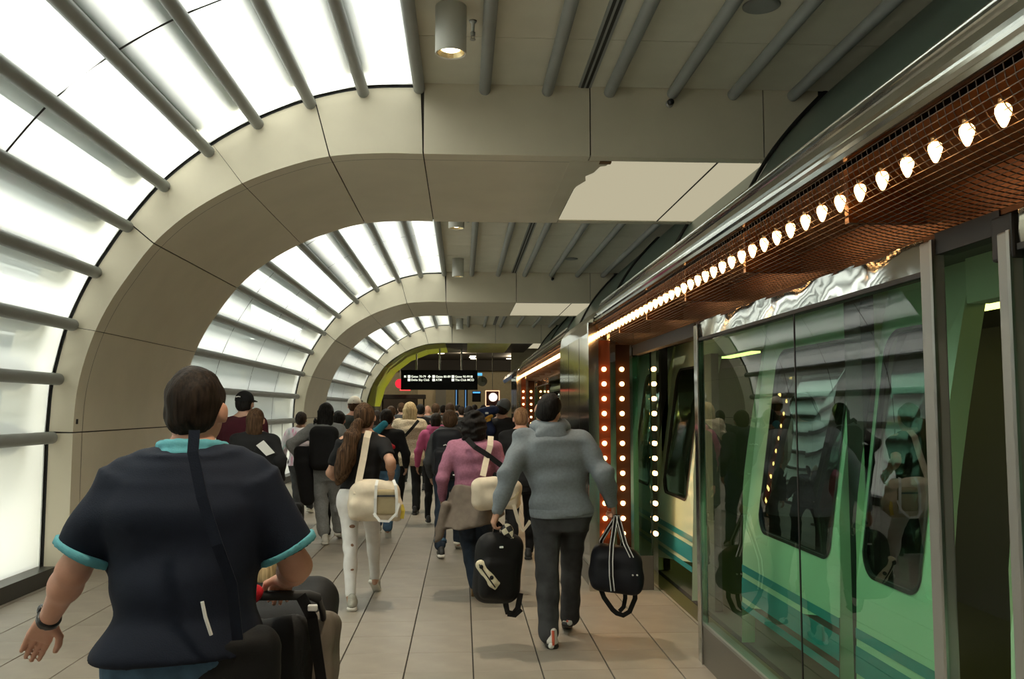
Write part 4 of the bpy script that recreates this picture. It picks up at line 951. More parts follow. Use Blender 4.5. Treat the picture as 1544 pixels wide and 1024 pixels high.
lobj('strap', MB().ribbon([(0.17, -0.275, 1.0), (0.215, -0.285, 0.93), (0.235, -0.245, 0.78), (0.26, -0.22, 0.62), (0.27, -0.20, 0.45)], 0.04, 0.006, (0, 1, 0)), C_BNYL, ST)
lobj('buckle', MB().bbox((0.20, -0.305, 0.955), (0.235, -0.285, 0.975), 0.004), M_WCORD, ST)
sobj('red_cloth', [ell((-0.02, -0.30, 1.01), (0.050, 0.035, 0.035)), ell((-0.06, -0.31, 0.99), (0.03, 0.03, 0.028)), folds(0.006, (40, 40, 40), 5)], C_RED, None, vox=0.008, label='crumpled red cloth on the stroller handle', cat='cloth').matrix_world = Matrix.Translation((st0[0], 3.28, 0)) @ Matrix.Diagonal((0.88, 0.88, 1.0, 1))
sobj('white_cloth', [ell((-0.015, -0.345, 0.965), (0.026, 0.018, 0.028)), folds(0.005, (40, 40, 40), 2)], C_WHITE, None, vox=0.008, label='small white cloth below the red one on stroller', cat='cloth').matrix_world = Matrix.Translation((st0[0], 3.28, 0)) @ Matrix.Diagonal((0.88, 0.88, 1.0, 1))
kid = onY(404, 842, 3.52)
person((kid[0], 3.46, kid[2] - 0.90), 0.92, 'blond toddler sitting in the black stroller', g=1.15, lean=0.0, vox=0.012, feet=((-0.07, 0.30, 0.22, 0), (0.07, 0.30, 0.22, 0)), hands=((-0.14, 0.2, 0.5), (0.14, 0.2, 0.5)),
    top=dict(mat=C_GREYP, hem=0.9), pants=dict(mat=C_JEANS), shoes=dict(mat=S_WHITE, sole=S_SOLE), hair=dict(style='short', mat=H_BLOND, inf=0.016))

# --- man in grey hoodie carrying two bags
yw = 0.0; HL = A3(0.695, 6.30, 0)
hL = loc_of(HL, 0, onY(750, 770, 6.20)); hR = loc_of(HL, 0, onY(922, 757, 6.32))
fL = loc_of(HL, 0, base(829, 979)); fR = loc_of(HL, 0, base(860, 958))
hood = person(tuple(HL), 1.73, 'man in heather grey hoodie carrying a black bag in each hand', g=1.18, sw=1.15, lean=0.07, lx=-0.12, skin='tan', vox=0.0115,
    feet=((fL[0], fL[1] + 0.09, 0, 0.0), (fR[0], fR[1] + 0.08, 0.0, 0.30)), hands=(hL, hR), poles=((-0.25, -1, 0), (0.25, -1, 0)), grip=(0.85, 0.85), head=(-0.30, 0.0, 0.35),
    top=dict(mat=C_GREYH, hem=0.90, inf=0.026, loose=1.28, hood=True, ribs=True, fold=0.0105, name='hoodie', ff=(9, 9, 20)), pants=dict(mat=C_CHAR, loose=1.22, ankle=0.07, fold=0.005),
    shoes=dict(mat=S_WHITE, sole=S_BLACK, tab=M_REDT, patch=M_WCORD), hair=dict(style='short', mat=H_BLACK, inf=0.010))
def swoop(a, b, sag, n=9, y=0):
    a, b = A3(*a), A3(*b); return [a + (b - a) * t + A3(0, y, -sag) * 4 * t * (1 - t) for t in np.linspace(0, 1, n)]
# black backpack in his left hand
hw = onY(752, 790, 6.22); bp = empty('backpack', (hw[0], hw[1], hw[2] - 0.52), label='black backpack with plaid patch hanging from the hoodie man left hand', cat='backpack')
tl = (0, 0.10, 0.35)
sobj('bag_body', [rbox((-0.005, 0.0, 0.22), (0.165, 0.10, 0.235), 0.09, (0, 0.10, 0.35)), rbox((-0.01, -0.085, 0.16), (0.13, 0.05, 0.14), 0.05, (0, 0.10, 0.35)), folds(0.005, (16, 16, 20), 3)], C_BNYL, bp, vox=0.011)
lobj('top_handle', MB().ribbon([(-0.03, 0, 0.43), (-0.015, 0, 0.50), (0.0, 0, 0.525), (0.02, 0, 0.50), (0.05, 0, 0.43)], 0.03, 0.008, (0, 1, 0)), C_BNYL, bp)
lobj('shoulder_strap', MB().ribbon([(0.04, -0.02, 0.03), (0.05, -0.02, -0.03), (0.06, -0.02, -0.075), (0.10, -0.02, -0.085), (0.13, -0.02, -0.05), (0.15, -0.01, 0.05)], 0.038, 0.012, (0, 1, 0)), C_BNYL, bp)
lobj('strap_end', MB().ribbon([(0.06, -0.03, -0.085), (0.11, -0.03, -0.095), (0.155, -0.03, -0.055)], 0.03, 0.008, (0, 1, 0)), C_BNYL, bp)
def plaid():
    m = bpy.data.materials.new('plaid'); m.use_nodes = True; nt = m.node_tree; b = nt.nodes['Principled BSDF']
    tc = nt.nodes.new('ShaderNodeTexCoord'); ck = nt.nodes.new('ShaderNodeTexChecker'); ck.inputs['Scale'].default_value = 26; ck.inputs[1].default_value = (0.65, 0.60, 0.45, 1); ck.inputs[2].default_value = (0.02, 0.02, 0.02, 1)
    mp = nt.nodes.new('ShaderNodeMapping'); mp.inputs['Rotation'].default_value = (0.3, 0.5, 0.3); nt.links.new(tc.outputs['Object'], mp.inputs[0]); nt.links.new(mp.outputs[0], ck.inputs[0]); nt.links.new(ck.outputs[0], b.inputs['Base Color']); return m
M_PLAID = plaid(); M_CREAMP = mat('cream_patch', (0.62, 0.56, 0.40), 0.8)
def patch_c(t): return (-0.125 + 0.095 * t, -0.135 - 0.010 * t + 0.0, 0.27 - 0.115 * t)
sobj('cream_patch', [cone((-0.128, -0.118, 0.262), (-0.045, -0.148, 0.150), 0.034, 0.034, k=0.005), rbox((-0.04, -0.148, 0.145), (0.036, 0.012, 0.030), 0.006, (0, 0.65, 0), k=0.01)], M_CREAMP, bp, vox=0.006)
lobj('patch_line', MB().ribbon([(-0.138, -0.157, 0.272), (-0.085, -0.182, 0.20), (-0.03, -0.187, 0.125)], 0.008, 0.006, (0, 1, 0)), C_BLACK, bp)
for t in (0.15, 0.8): lobj('patch_spot', MB().lathe([(0, 0), (0.014, 0), (0.014, 0.012), (0, 0.012)], (-0.128 + 0.07 * t + (0.018 if t > .5 else -0.006), -0.178, 0.275 - 0.11 * t), 8, 1), C_BLACK, bp)
sobj('plaid_pouch', [ell((0.055, -0.02, 0.475), (0.045, 0.03, 0.05)), ell((0.085, -0.02, 0.44), (0.02, 0.02, 0.04))], M_PLAID, bp, vox=0.007)
lobj('white_logo', MB().bbox((0.0, -0.112, 0.37), (0.028, -0.09, 0.383), 0.004), M_WCORD, bp)
# navy duffel in his right hand
hw = onY(928, 776, 6.32); df = empty('duffel_bag', (hw[0], hw[1], hw[2] - 0.52), label='navy black duffel with white striped handles in the hoodie man right hand', cat='bag')
sobj('bag_body', [rbox((0.0, 0.0, 0.145), (0.175, 0.12, 0.135), 0.085, (0, 0.12, -0.2)), rbox((0.005, 0, 0.08), (0.185, 0.13, 0.085), 0.06, (0, 0.12, -0.2), k=0.05), rbox((-0.02, 0, 0.22), (0.14, 0.09, 0.09), 0.06, (0, 0.1, -0.2), k=0.05), folds(0.006, (16, 16, 18), 5)], C_NAVYN, df, vox=0.011)
for i, (x0, yy) in enumerate(((-0.05, -0.150), (0.06, 0.13))):
    pts = [(x0 - 0.0, yy * 1.0, 0.02), (x0 - 0.012, yy * 1.06, 0.12), (x0 - 0.01, yy * 0.95, 0.22), (x0 + 0.005, yy * 0.6, 0.32), (0.0, yy * 0.1, 0.515), (0.012, yy * 0.1, 0.515), (x0 + 0.10 - i * 0.25, yy * 0.6, 0.33), (x0 + 0.14 - i * 0.3, yy * 0.8, 0.24)]
    hs = lobj('handle_strap', MB().ribbon(pts, 0.034, 0.006, (0, 1, 0)), C_BNYL, df)
    for off in (-0.012, 0.012): lobj('white_piping', MB().ribbon([(p[0] + off, p[1] - 0.005, p[2]) for p in pts], 0.0055, 0.006, (0, 1, 0)), M_WCORD, hs)
lobj('long_strap', MB().ribbon([(-0.12, -0.02, 0.03), (-0.09, -0.02, -0.05), (-0.03, -0.02, -0.135), (0.0, -0.02, -0.16), (0.045, -0.02, -0.175), (0.09, -0.02, -0.15), (0.13, -0.02, -0.06), (0.13, -0.02, 0.03)], 0.034, 0.006, (0, 1, 0)), C_BNYL, df)
lobj('long_strap', MB().ribbon([(0.06, -0.01, 0.02), (0.062, -0.01, -0.06), (0.05, -0.01, -0.12), (0.02, -0.01, -0.15)], 0.030, 0.006, (0, 1, 0)), C_BNYL, df)
for xx in (0.085, 0.115): lobj('white_mark', MB().lathe([(0, 0), (0.006, 0), (0.006, 0.012), (0, 0.012)], (xx, -0.188, 0.13), 8, 1), M_WCORD, df)

# --- woman in ripped white trousers with canvas duffel
WL = A3(-0.86, 7.62, 0); fL = loc_of(WL, 0, base(527, 922)); fR = loc_of(WL, 0, base(566, 898))
wt_ = (-0.42, -0.18, 0.0)
hR = loc_of(WL, 0, onY(590, 718, 7.62)); zc = 1.5
ww = person(tuple(WL), 1.66, 'woman with long wavy ponytail, black tee and ripped white trousers', g=1.06, sw=0.95, lean=0.03, lx=0.05, skin='tan', vox=0.0115,
    feet=((fL[0], fL[1] + 0.08, 0, 0.0), (fR[0] - 0.01, fR[1] + 0.08, 0.0, 0.55)), hands=((-0.17, 0.24, 0.98), hR), poles=((-0.6, -1, 0), (0.25, -1, -0.1)), head=(-0.05, 0.0, -0.15), grip=(0.4, 0.3),
    top=dict(mat=C_BLACK, hem=0.98, inf=0.012, sleeve='short', cover=0.75, fold=0.004, name='tee_shirt'), pants=dict(mat=C_WHITE, loose=0.98, ankle=0.13, waist=1.0, fold=0.002), shoes=dict(mat=S_GREY, sole=S_SOLE),
    hair=dict(style='pony', mat=H_BROWN, inf=0.016, tail=[(-0.01, -0.10, 1.50), (-0.05, -0.155, 1.38), (-0.09, -0.165, 1.24), (-0.12, -0.165, 1.12), (-0.155, -0.16, 1.02)], tr=[0.045, 0.055, 0.070, 0.062, 0.030]))
for (px, py, dy) in ((543, 785, 0), (572, 812, 0.1), (541, 810, 0), (539, 852, -0.1), (560, 790, 0.05)):      # rips show skin
    pass
for (x, y, z, rx, rz) in ((fL[0] - 0.0, 0, 0, 0, 0),): pass
def rip(leg, t, sidex, w_, hgt):
    hip, kn, ank = ww['legs'][leg]; p = (hip + (kn - hip) * t) if t <= 1 else (kn + (ank - kn) * (t - 1)); r = 0.085 + (0.057 - 0.085) * min(t, 1) - 0.006 * max(0, t - 1)
    sobj('rip', [ell(p + A3(sidex, -r * 0.86, 0), (w_, 0.016, hgt))], SKIN['brown'], ww['root'], vox=0.006)
rip(0, 0.55, 0.025, 0.028, 0.016); rip(1, 0.95, 0.0, 0.035, 0.016); rip(0, 0.95, 0.02, 0.018, 0.02); rip(0, 1.45, 0.02, 0.016, 0.010); rip(1, 0.55, 0.0, 0.02, 0.012)
bw = onY(567, 752, 7.42); cb = empty('canvas_duffel', (bw[0], bw[1], bw[2]), label='off-white canvas duffel with tan pocket slung on white trousers woman', cat='bag')
sobj('bag_body', [rbox((-0.01, 0.0, 0.0), (0.205, 0.13, 0.15), 0.10, (0, 0.05, 0.1)), rbox((0, 0, -0.08), (0.215, 0.14, 0.09), 0.06, (0, 0.03, 0.1), k=0.05), folds(0.007, (14, 14, 18), 8)], C_CANVAS, cb, vox=0.011)
sobj('tan_pocket', [rbox((0.095, -0.135, -0.015), (0.085, 0.03, 0.10), 0.025)], C_TAN, cb, vox=0.009)
lobj('zip', MB().box((0.02, -0.170, 0.03), (0.17, -0.160, 0.045)), C_CHAR, cb)
for k in range(2):
    lobj('handle', MB().ribbon([(0.01 + k * 0.17, -0.165, -0.13), (0.012 + k * 0.17, -0.178, 0.02), (0.015 + k * 0.155, -0.165, 0.12), (0.02 + 0.13 * k, -0.12, 0.16)], 0.022, 0.006, (0, 1, 0)), M_WCORD, cb)
lobj('handle', MB().ribbon([(0.0, -0.175, -0.10), (0.05, -0.20, -0.155), (0.12, -0.20, -0.16), (0.18, -0.19, -0.10), (0.20, -0.17, -0.02)], 0.02, 0.006, (0, 1, 0)), M_WCORD, cb)
sa = onY(551, 657, 7.44); sb1 = onY(546, 690, 7.40)
lobj('shoulder_strap', MB().ribbon([A3(*onY(556, 650, 7.56)) - bw, A3(*onY(553, 660, 7.49)) - bw, A3(*onY(548, 690, 7.45)) - bw, A3(*onY(541, 725, 7.38)) - bw, A3(*onY(538, 745, 7.30)) - bw], 0.055, 0.006, (0, 1, 0)), C_CANVAS, cb)
lobj('yellow_tag', MB().ribbon([(0.215, -0.10, -0.04), (0.23, -0.11, -0.09), (0.22, -0.11, -0.15)], 0.03, 0.008, (0, 1, 0)), mat('yellow_tag', (0.55, 0.42, 0.05), 0.7), cb)

# --- woman in pink top
PK = A3(0.10, 7.72, 0); fL = loc_of(PK, 0, base(717, 907))
pk = person(tuple(PK), 1.59, 'woman in pink knit top with full black curly hair', g=1.10, sw=1.05, lean=0.05, skin='brown', vox=0.012, feet=((fL[0], fL[1] + 0.09, 0, 0.75), (0.12, 0.28, 0, 0)), hands=((-0.27, 0.10, 0.84), (0.28, 0.15, 0.86)), poles=((-0.5, -1, -0.2), (0.5, -1, -0.2)),
    top=dict(mat=C_PINK, hem=0.97, inf=0.016, loose=1.12, fold=0.005), pants=dict(mat=C_JEANS, loose=1.15, ankle=0.07), shoes=dict(mat=S_TAN, sole=S_TAN), hair=dict(style='afro', mat=H_BLACK, inf=0.045))
sobj('tied_cardigan', [stack([(0.60, -0.05, -0.06, 0.26, 0.16), (0.66, -0.03, -0.04, 0.25, 0.17), (0.80, 0, -0.01, 0.235, 0.165), (0.92, 0, 0, 0.205, 0.15), (0.97, 0, 0, 0.18, 0.135)]), cone((-0.23, -0.10, 0.80), (-0.30, -0.12, 0.46), 0.05, 0.03), cone((0.22, -0.10, 0.75), (0.30, -0.13, 0.58), 0.05, 0.035), plane((0, 0, 0.58), (0.35, -0.3, -1)), folds(0.014, (22, 22, 6), 4)], C_CARDI, pk['root'], vox=0.012)
bw = onY(746, 744, 7.40); pb = empty('shoulder_bag', tuple(bw), label='cream shoulder bag on the back of the pink top woman', cat='bag')
sobj('bag_body', [rbox((-0.06, 0, 0.0), (0.13, 0.08, 0.135), 0.07), rbox((0.09, 0.02, -0.01), (0.13, 0.07, 0.12), 0.06), folds(0.006, (16, 16, 18), 8)], C_CANVAS, pb, vox=0.011)
lobj('seam_band', MB().ribbon([(-0.02, -0.085, -0.09), (0.06, -0.088, -0.075), (0.16, -0.07, -0.03), (0.2, -0.05, 0.02)], 0.014, 0.005, (0, 1, 0)), C_TAN, pb)
lobj('strap', MB().ribbon([A3(*onY(740, 658, 7.62)) - bw, A3(*onY(739, 672, 7.56)) - bw, A3(*onY(734, 690, 7.54)) - bw, A3(*onY(728, 718, 7.42)) - bw], 0.05, 0.006, (0, 1, 0)), C_CANVAS, pb)
lobj('hanging_strap', MB().ribbon([(0.15, -0.05, -0.08), (0.19, -0.06, -0.22), (0.23, -0.06, -0.30), (0.29, -0.06, -0.22)], 0.03, 0.006, (0, 1, 0)), C_CANVAS, pb)
xb = empty('crossbody_strap', tuple(PK), label='black crossbody strap across the pink knit top', cat='strap')
lobj('strap_band', MB().ribbon([A3(*onY(704, 662, 7.60)) - PK, A3(*onY(716, 674, 7.545)) - PK, A3(*onY(735, 686, 7.535)) - PK, A3(*onY(756, 702, 7.55)) - PK, A3(*onY(768, 714, 7.60)) - PK], 0.045, 0.006, (0, 1, 0)), C_BLACK, xb)

# --- boy with black backpack
BY = A3(-0.14, 10.15, 0); fL = loc_of(BY, 0, base(663, 844))
by = person(tuple(BY), 1.59, 'brown-haired boy in dark jacket with rolled jeans', g=1.05, vox=0.014, feet=((fL[0], fL[1] + 0.1, 0, 0.1), (0.1, 0.25, 0, 0.4)), hands=((-0.22, 0.15, 0.85), (0.22, 0.1, 0.85)),
    top=dict(mat=C_CHAR, hem=0.90, inf=0.02, loose=1.15, hood=True, name='jacket'), pants=dict(mat=C_JEANS, loose=1.2, ankle=0.14), shoes=dict(mat=S_BLACK, sole=S_SOLE), hair=dict(style='short', mat=H_MID, inf=0.022))
kn, ank = by['legs'][0][1], by['legs'][0][2]; a = kn + (ank - kn) * 0.84
sobj('rolled_cuff', [cone(a, a + (ank - kn) * 0.10, 0.072, 0.072, flat=True)], C_LJEANS, by['root'], vox=0.012)
bk = empty('backpack', (BY[0] - 0.02, BY[1] - 0.20, 0.98), label='large black backpack with white scrawled logo on the boy', cat='backpack')
sobj('bag_body', [rbox((0, -0.02, 0.15), (0.172, 0.10, 0.27), 0.095), rbox((0, -0.10, 0.05), (0.15, 0.06, 0.15), 0.05), folds(0.004, (14, 14, 16), 3)], C_NAVYN, bk, vox=0.013)
lobj('white_logo', MB().tube([(-0.045, -0.123, 0.235), (-0.02, -0.125, 0.245), (-0.005, -0.125, 0.235), (0.015, -0.125, 0.248), (0.03, -0.125, 0.235), (0.05, -0.124, 0.245)], 0.006, 6), M_WCORD, bk)
lobj('front_tag', MB().bbox((0.06, -0.165, -0.09), (0.09, -0.155, -0.075), 0.003), M_WCORD, bk)

# --- blonde woman in cream top
BL = A3(-0.82, 14.05, 0); fR = loc_of(BL, 0, base(627, 777))
bl = person(tuple(BL), 1.71, 'blonde woman in cream crochet top and black trousers', g=1.18, sw=1.02, vox=0.015, feet=((-0.18, 0.25, 0, 0.3), (fR[0] - 0.0, fR[1] + 0.1, 0, 0.0)), hands=((-0.26, 0.15, 0.90), (0.30, 0.18, 0.93)), poles=((-.5, -1, -.3), (.6, -1, -.3)),
    top=dict(mat=C_CREAM, hem=0.75, inf=0.025, loose=1.3, flare=0.05, fold=0.008, name='crochet_top'), pants=dict(mat=C_BLACK, loose=1.1, ankle=0.08), shoes=dict(mat=S_BLACK, sole=S_BLACK), hair=dict(style='long', mat=H_BLOND, len=0.20, wid=0.11, inf=0.026, flare=0.01))
xb = empty('crossbody_strap', tuple(BL), label='black crossbody strap over the cream crochet top', cat='strap')
lobj('strap_band', MB().ribbon([A3(*onY(631, 634, 13.92)) - BL, A3(*onY(622, 645, 13.84)) - BL, A3(*onY(610, 658, 13.83)) - BL, A3(*onY(598, 674, 13.86)) - BL], 0.045, 0.008, (0, 1, 0)), C_BLACK, xb)

# --- woman with long black hair and grey trousers
LB = A3(-1.66, 10.95, 0); fL = loc_of(LB, 0, base(487, 822))
lb = person(tuple(LB), 1.69, 'woman with long black hair, grey sleeves and grey knit trousers', g=1.0, vox=0.014, feet=((fL[0], fL[1] + 0.1, 0, 0.0), (0.14, 0.35, 0.0, 0.3)), hands=((-0.30, -0.02, 0.98), (0.24, 0.2, 0.95)), poles=((-1, -0.6, 0), (1, -1, 0)), skin='brown',
    top=dict(mat=C_GREYP, hem=0.93, inf=0.016, loose=1.2), pants=dict(mat=C_GREYP, loose=1.4, ankle=0.16, waist=1.02, fold=0.006), shoes=dict(mat=S_WHITE, sole=S_SOLE), hair=dict(style='long', mat=H_BLACK, len=0.40, wid=0.095, flare=0.015))
bk = empty('backpack', (LB[0] + 0.02, LB[1] - 0.19, 0.95), label='plain black backpack worn by the woman in grey trousers', cat='backpack')
sobj('bag_body', [rbox((0, -0.01, 0.20), (0.175, 0.095, 0.26), 0.095), folds(0.005, (14, 14, 16), 4)], C_BLACK, bk, vox=0.014)
lobj('shoulder_strap', MB().ribbon([(-0.13, 0.02, 0.50), (-0.13, 0.10, 0.53), (-0.13, 0.22, 0.50)], 0.05, 0.01, (1, 0, 0)), C_BLACK, bk)
ck = empty('carried_jacket', tuple(onY(457, 700, 10.85)), label='black jacket draped over the arm of grey trousers woman', cat='jacket')
sobj('folded_cloth', [rbox((0.0, 0, 0.08), (0.12, 0.07, 0.14), 0.06), cone((0.02, 0, 0.0), (0.06, 0.0, -0.42), 0.10, 0.085), cone((-0.04, 0, 0.0), (0.0, 0, -0.2), 0.08, 0.05), folds(0.012, (24, 24, 6), 4)], C_BLACK, ck, vox=0.014)

# --- child in tie-dye hoodie
KD = A3(-2.46, 13.75, 0); fL = loc_of(KD, 0, base(447, 781))
person(tuple(KD), 1.56, 'child in white hoodie with pink and green tie-dye back', g=1.0, vox=0.015, skin='brown', feet=((fL[0], fL[1] + 0.1, 0, 0.0), (0.12, 0.3, 0, 0.2)), top=dict(mat=C_TIE, hem=0.86, inf=0.022, loose=1.25, fold=0.006, name='hoodie'), pants=dict(mat=C_CHAR, loose=1.15), shoes=dict(mat=S_WHITE, sole=S_SOLE), hair=dict(style='short', mat=H_DARK, inf=0.022))

# --- man in maroon with cap; woman in black with bag; suitcase
MR = A3(*onY(366, 600, 9.75)); MR[2] = 0
mr = person(tuple(MR), 1.80, 'tall man in maroon shirt and black cap near the glass wall', g=1.08, sw=1.05, vox=0.014, yaw=-0.15, top=dict(mat=C_MAROON, hem=0.86, inf=0.022, loose=1.2), pants=dict(mat=C_BLACK, loose=1.1), shoes=dict(mat=S_BLACK, sole=S_BLACK), hair=dict(style='short', mat=H_BLACK))
headgear(mr, 'cap', C_BLACK, C_BLACK); hd = mr['hd']
lobj('cap_stitch', MB().tube([hd(-0.05, -0.115, 0.075), hd(-0.02, -0.124, 0.08), hd(0.0, -0.125, 0.076)], 0.006, 6), M_WCORD, mr['root'])
WB = A3(*onY(384, 640, 8.95)); WB[2] = 0
wb = person(tuple(WB), 1.62, 'woman in black with brown hair walking by the maroon shirt man', g=1.08, vox=0.014, yaw=0.1, hands=((-0.22, 0.2, 0.9), (0.27, 0.0, 0.92)), poles=((-0.3, -1, 0), (0.3, -1, 0)), top=dict(mat=C_BLACK, hem=0.85, inf=0.02, loose=1.2), pants=dict(mat=C_BLACK, loose=1.1), shoes=dict(mat=S_BLACK, sole=S_SOLE), hair=dict(style='long', mat=H_MID, len=0.16, wid=0.075, inf=0.012))
tb = empty('tote_bag', tuple(onY(404, 690, 8.85)), label='black tote with white papers carried by the woman in black', cat='bag')
sobj('bag_body', [rbox((0, 0, -0.02), (0.16, 0.06, 0.11), 0.025, (0, 0.55, 0))], C_BLACK, tb, vox=0.012)
lobj('paper', MB().prism([(-0.10, 0.12), (-0.03, 0.17), (0.08, 0.05), (0.0, 0.02)], -0.075, -0.068, 1), M_WCORD, tb)
lobj('paper', MB().prism([(-0.14, -0.02), (-0.12, -0.0), (-0.06, -0.16), (-0.07, -0.17)], -0.075, -0.068, 1), M_WCORD, tb)
ss = onZ(424, 848); sc_ = empty('rolling_suitcase', (ss[0], ss[1], 0), label='black rolling suitcase with raised handle near the glass wall', cat='suitcase')
sobj('shell', [rbox((0.03, 0, 0.33), (0.19, 0.11, 0.29), 0.05)], C_BNYL, sc_, vox=0.013)
for xx in (-0.06, -0.02): lobj('handle_rod', MB().tube([(xx, 0, 0.6), (xx, 0, 1.0)], 0.008, 6), M_STEEL, sc_)
lobj('handle_grip', MB().bbox((-0.08, -0.015, 0.99), (0.0, 0.015, 1.02), 0.006), M_BLACK, sc_)
for xx in (-0.12, 0.18): lobj('wheel', MB().lathe([(0, -0.012), (0.035, -0.012), (0.035, 0.012), (0, 0.012)], (xx, 0, 0.036), 12, 0), M_BLACK, sc_)

# --- white cap man, coral top woman, red bag person
WC = A3(*onY(534, 600, 12.95)); WC[2] = 0
wc = person(tuple(WC), 1.79, 'man in white baseball cap and dark green shirt', g=1.08, vox=0.015, skin='rosy', top=dict(mat=C_OLIVE, hem=0.87, inf=0.02, loose=1.15), pants=dict(mat=C_BLACK), shoes=dict(mat=S_BLACK, sole=S_BLACK), hair=dict(style='short', mat=H_MID))
headgear(wc, 'cap', mat('cap_white', (0.62, 0.58, 0.50), 0.8), mat('cap_dark_brown', (0.12, 0.08, 0.06), 0.8), vox=0.011)  # white crown, dark brown brim and back opening
CO = A3(*onY(510, 640, 11.95)); CO[2] = 0
person(tuple(CO), 1.58, 'woman in coral top half hidden behind the black backpack', g=1.05, vox=0.016, skin='tan', top=dict(mat=C_ORANGE, hem=0.9, inf=0.016), pants=dict(mat=C_BLACK), shoes=dict(mat=S_BLACK, sole=S_BLACK), hair=dict(style='short', mat=H_BLACK, inf=0.02))
RB = A3(-0.98, 11.6, 0); fR = loc_of(RB, 0, base(583, 815))
rb = person(tuple(RB), 1.60, 'person in black jacket and jeans beside the blonde woman', g=1.05, vox=0.015, skin='tan', feet=((-0.12, 0.3, 0, 0), (fR[0], fR[1] + 0.1, 0, 0.9)), hands=((-0.25, 0.1, 0.84), (0.25, 0.16, 0.86)), top=dict(mat=C_BLACK, hem=0.9, inf=0.02, loose=1.15), pants=dict(mat=C_LJEANS, loose=1.2), shoes=dict(mat=S_GREY, sole=S_SOLE), hair=dict(style='short', mat=H_DARK, inf=0.022))
sobj('red_pouch', [cone((-0.10, 0, 0.05), (0.0, 0, 0.0), 0.035, 0.05), cone((0.0, 0, 0.0), (0.09, 0, -0.02), 0.05, 0.03), folds(0.004, (30, 30, 30), 2)], C_RED, None, vox=0.012, label='bright red pouch held beside the cream crochet top', cat='pouch').location = tuple(onY(582, 671, 11.32))
sobj('teal_scarf', [cone((-0.06, 0, -0.05), (0.05, 0, 0.06), 0.05, 0.05), folds(0.005, (30, 30, 30), 2)], cloth('bright_teal', (0.03, 0.22, 0.30)), None, vox=0.012, label='teal scarf over shoulder left of the blonde woman', cat='scarf').location = tuple(onY(573, 647, 11.42))

# --- beanie man with blue jacket bundle, bald man, pink hood girl
BN = A3(*onY(757, 610, 11.9)); BN[2] = 0
bn = person(tuple(BN), 1.74, 'man in black with grey beanie in front of the far pylon', g=1.22, sw=1.12, vox=0.015, skin='tan', head=(0, 0, 0.5), top=dict(mat=C_BLACK, hem=0.85, inf=0.025, loose=1.25), pants=dict(mat=C_BLACK), shoes=dict(mat=S_BLACK, sole=S_BLACK), hair=dict(style='short', mat=H_DARK))
headgear(bn, 'beanie', C_GREYC, vox=0.011)
bb = empty('jacket_bundle', tuple(onY(733, 625, 11.75)), label='blue jacket bundle with yellow stripe on the beanie man shoulder', cat='bundle')
sobj('blue_cloth', [cone((-0.10, 0, 0.02), (0.10, 0, 0.06), 0.055, 0.06), cone((-0.02, 0, 0.0), (0.06, 0.0, -0.22), 0.07, 0.07), folds(0.008, (24, 24, 24), 4)], C_BLUE, bb, vox=0.012)
sobj('yellow_stripe', [cone((-0.04, -0.06, -0.06), (0.07, -0.06, -0.02), 0.022, 0.022), cone((-0.03, -0.06, -0.10), (0.05, -0.06, -0.07), 0.016, 0.016)], mat('yellow_cloth', (0.50, 0.25, 0.03), 0.8), bb, vox=0.009)
lobj('white_mark', MB().bbox((-0.015, -0.075, 0.005), (0.03, -0.06, 0.03), 0.005), M_WCORD, bb)
BM = A3(*onY(786, 620, 9.55)); BM[2] = 0
person(tuple(BM), 1.63, 'ginger close-cropped man in dark coat behind the hoodie man', g=1.1, vox=0.014, skin='rosy', top=dict(mat=C_BLACK, hem=0.85, inf=0.02, loose=1.2), pants=dict(mat=C_BLACK), shoes=dict(mat=S_BLACK, sole=S_BLACK), hair=dict(style='short', mat=hairm('ginger', (0.20, 0.10, 0.05), (0.34, 0.19, 0.10)), inf=0.008))
PG = A3(*onY(657, 630, 12.9)); PG[2] = 0
person(tuple(PG), 1.55, 'dark-haired girl in hot pink hoodie beside the blonde woman', g=1.0, vox=0.015, skin='tan', top=dict(mat=C_HOTPINK, hem=0.88, inf=0.02, loose=1.2, hood=True), pants=dict(mat=C_BLACK), shoes=dict(mat=S_BLACK, sole=S_SOLE), hair=dict(style='long', mat=H_DARK, len=0.12, wid=0.07))

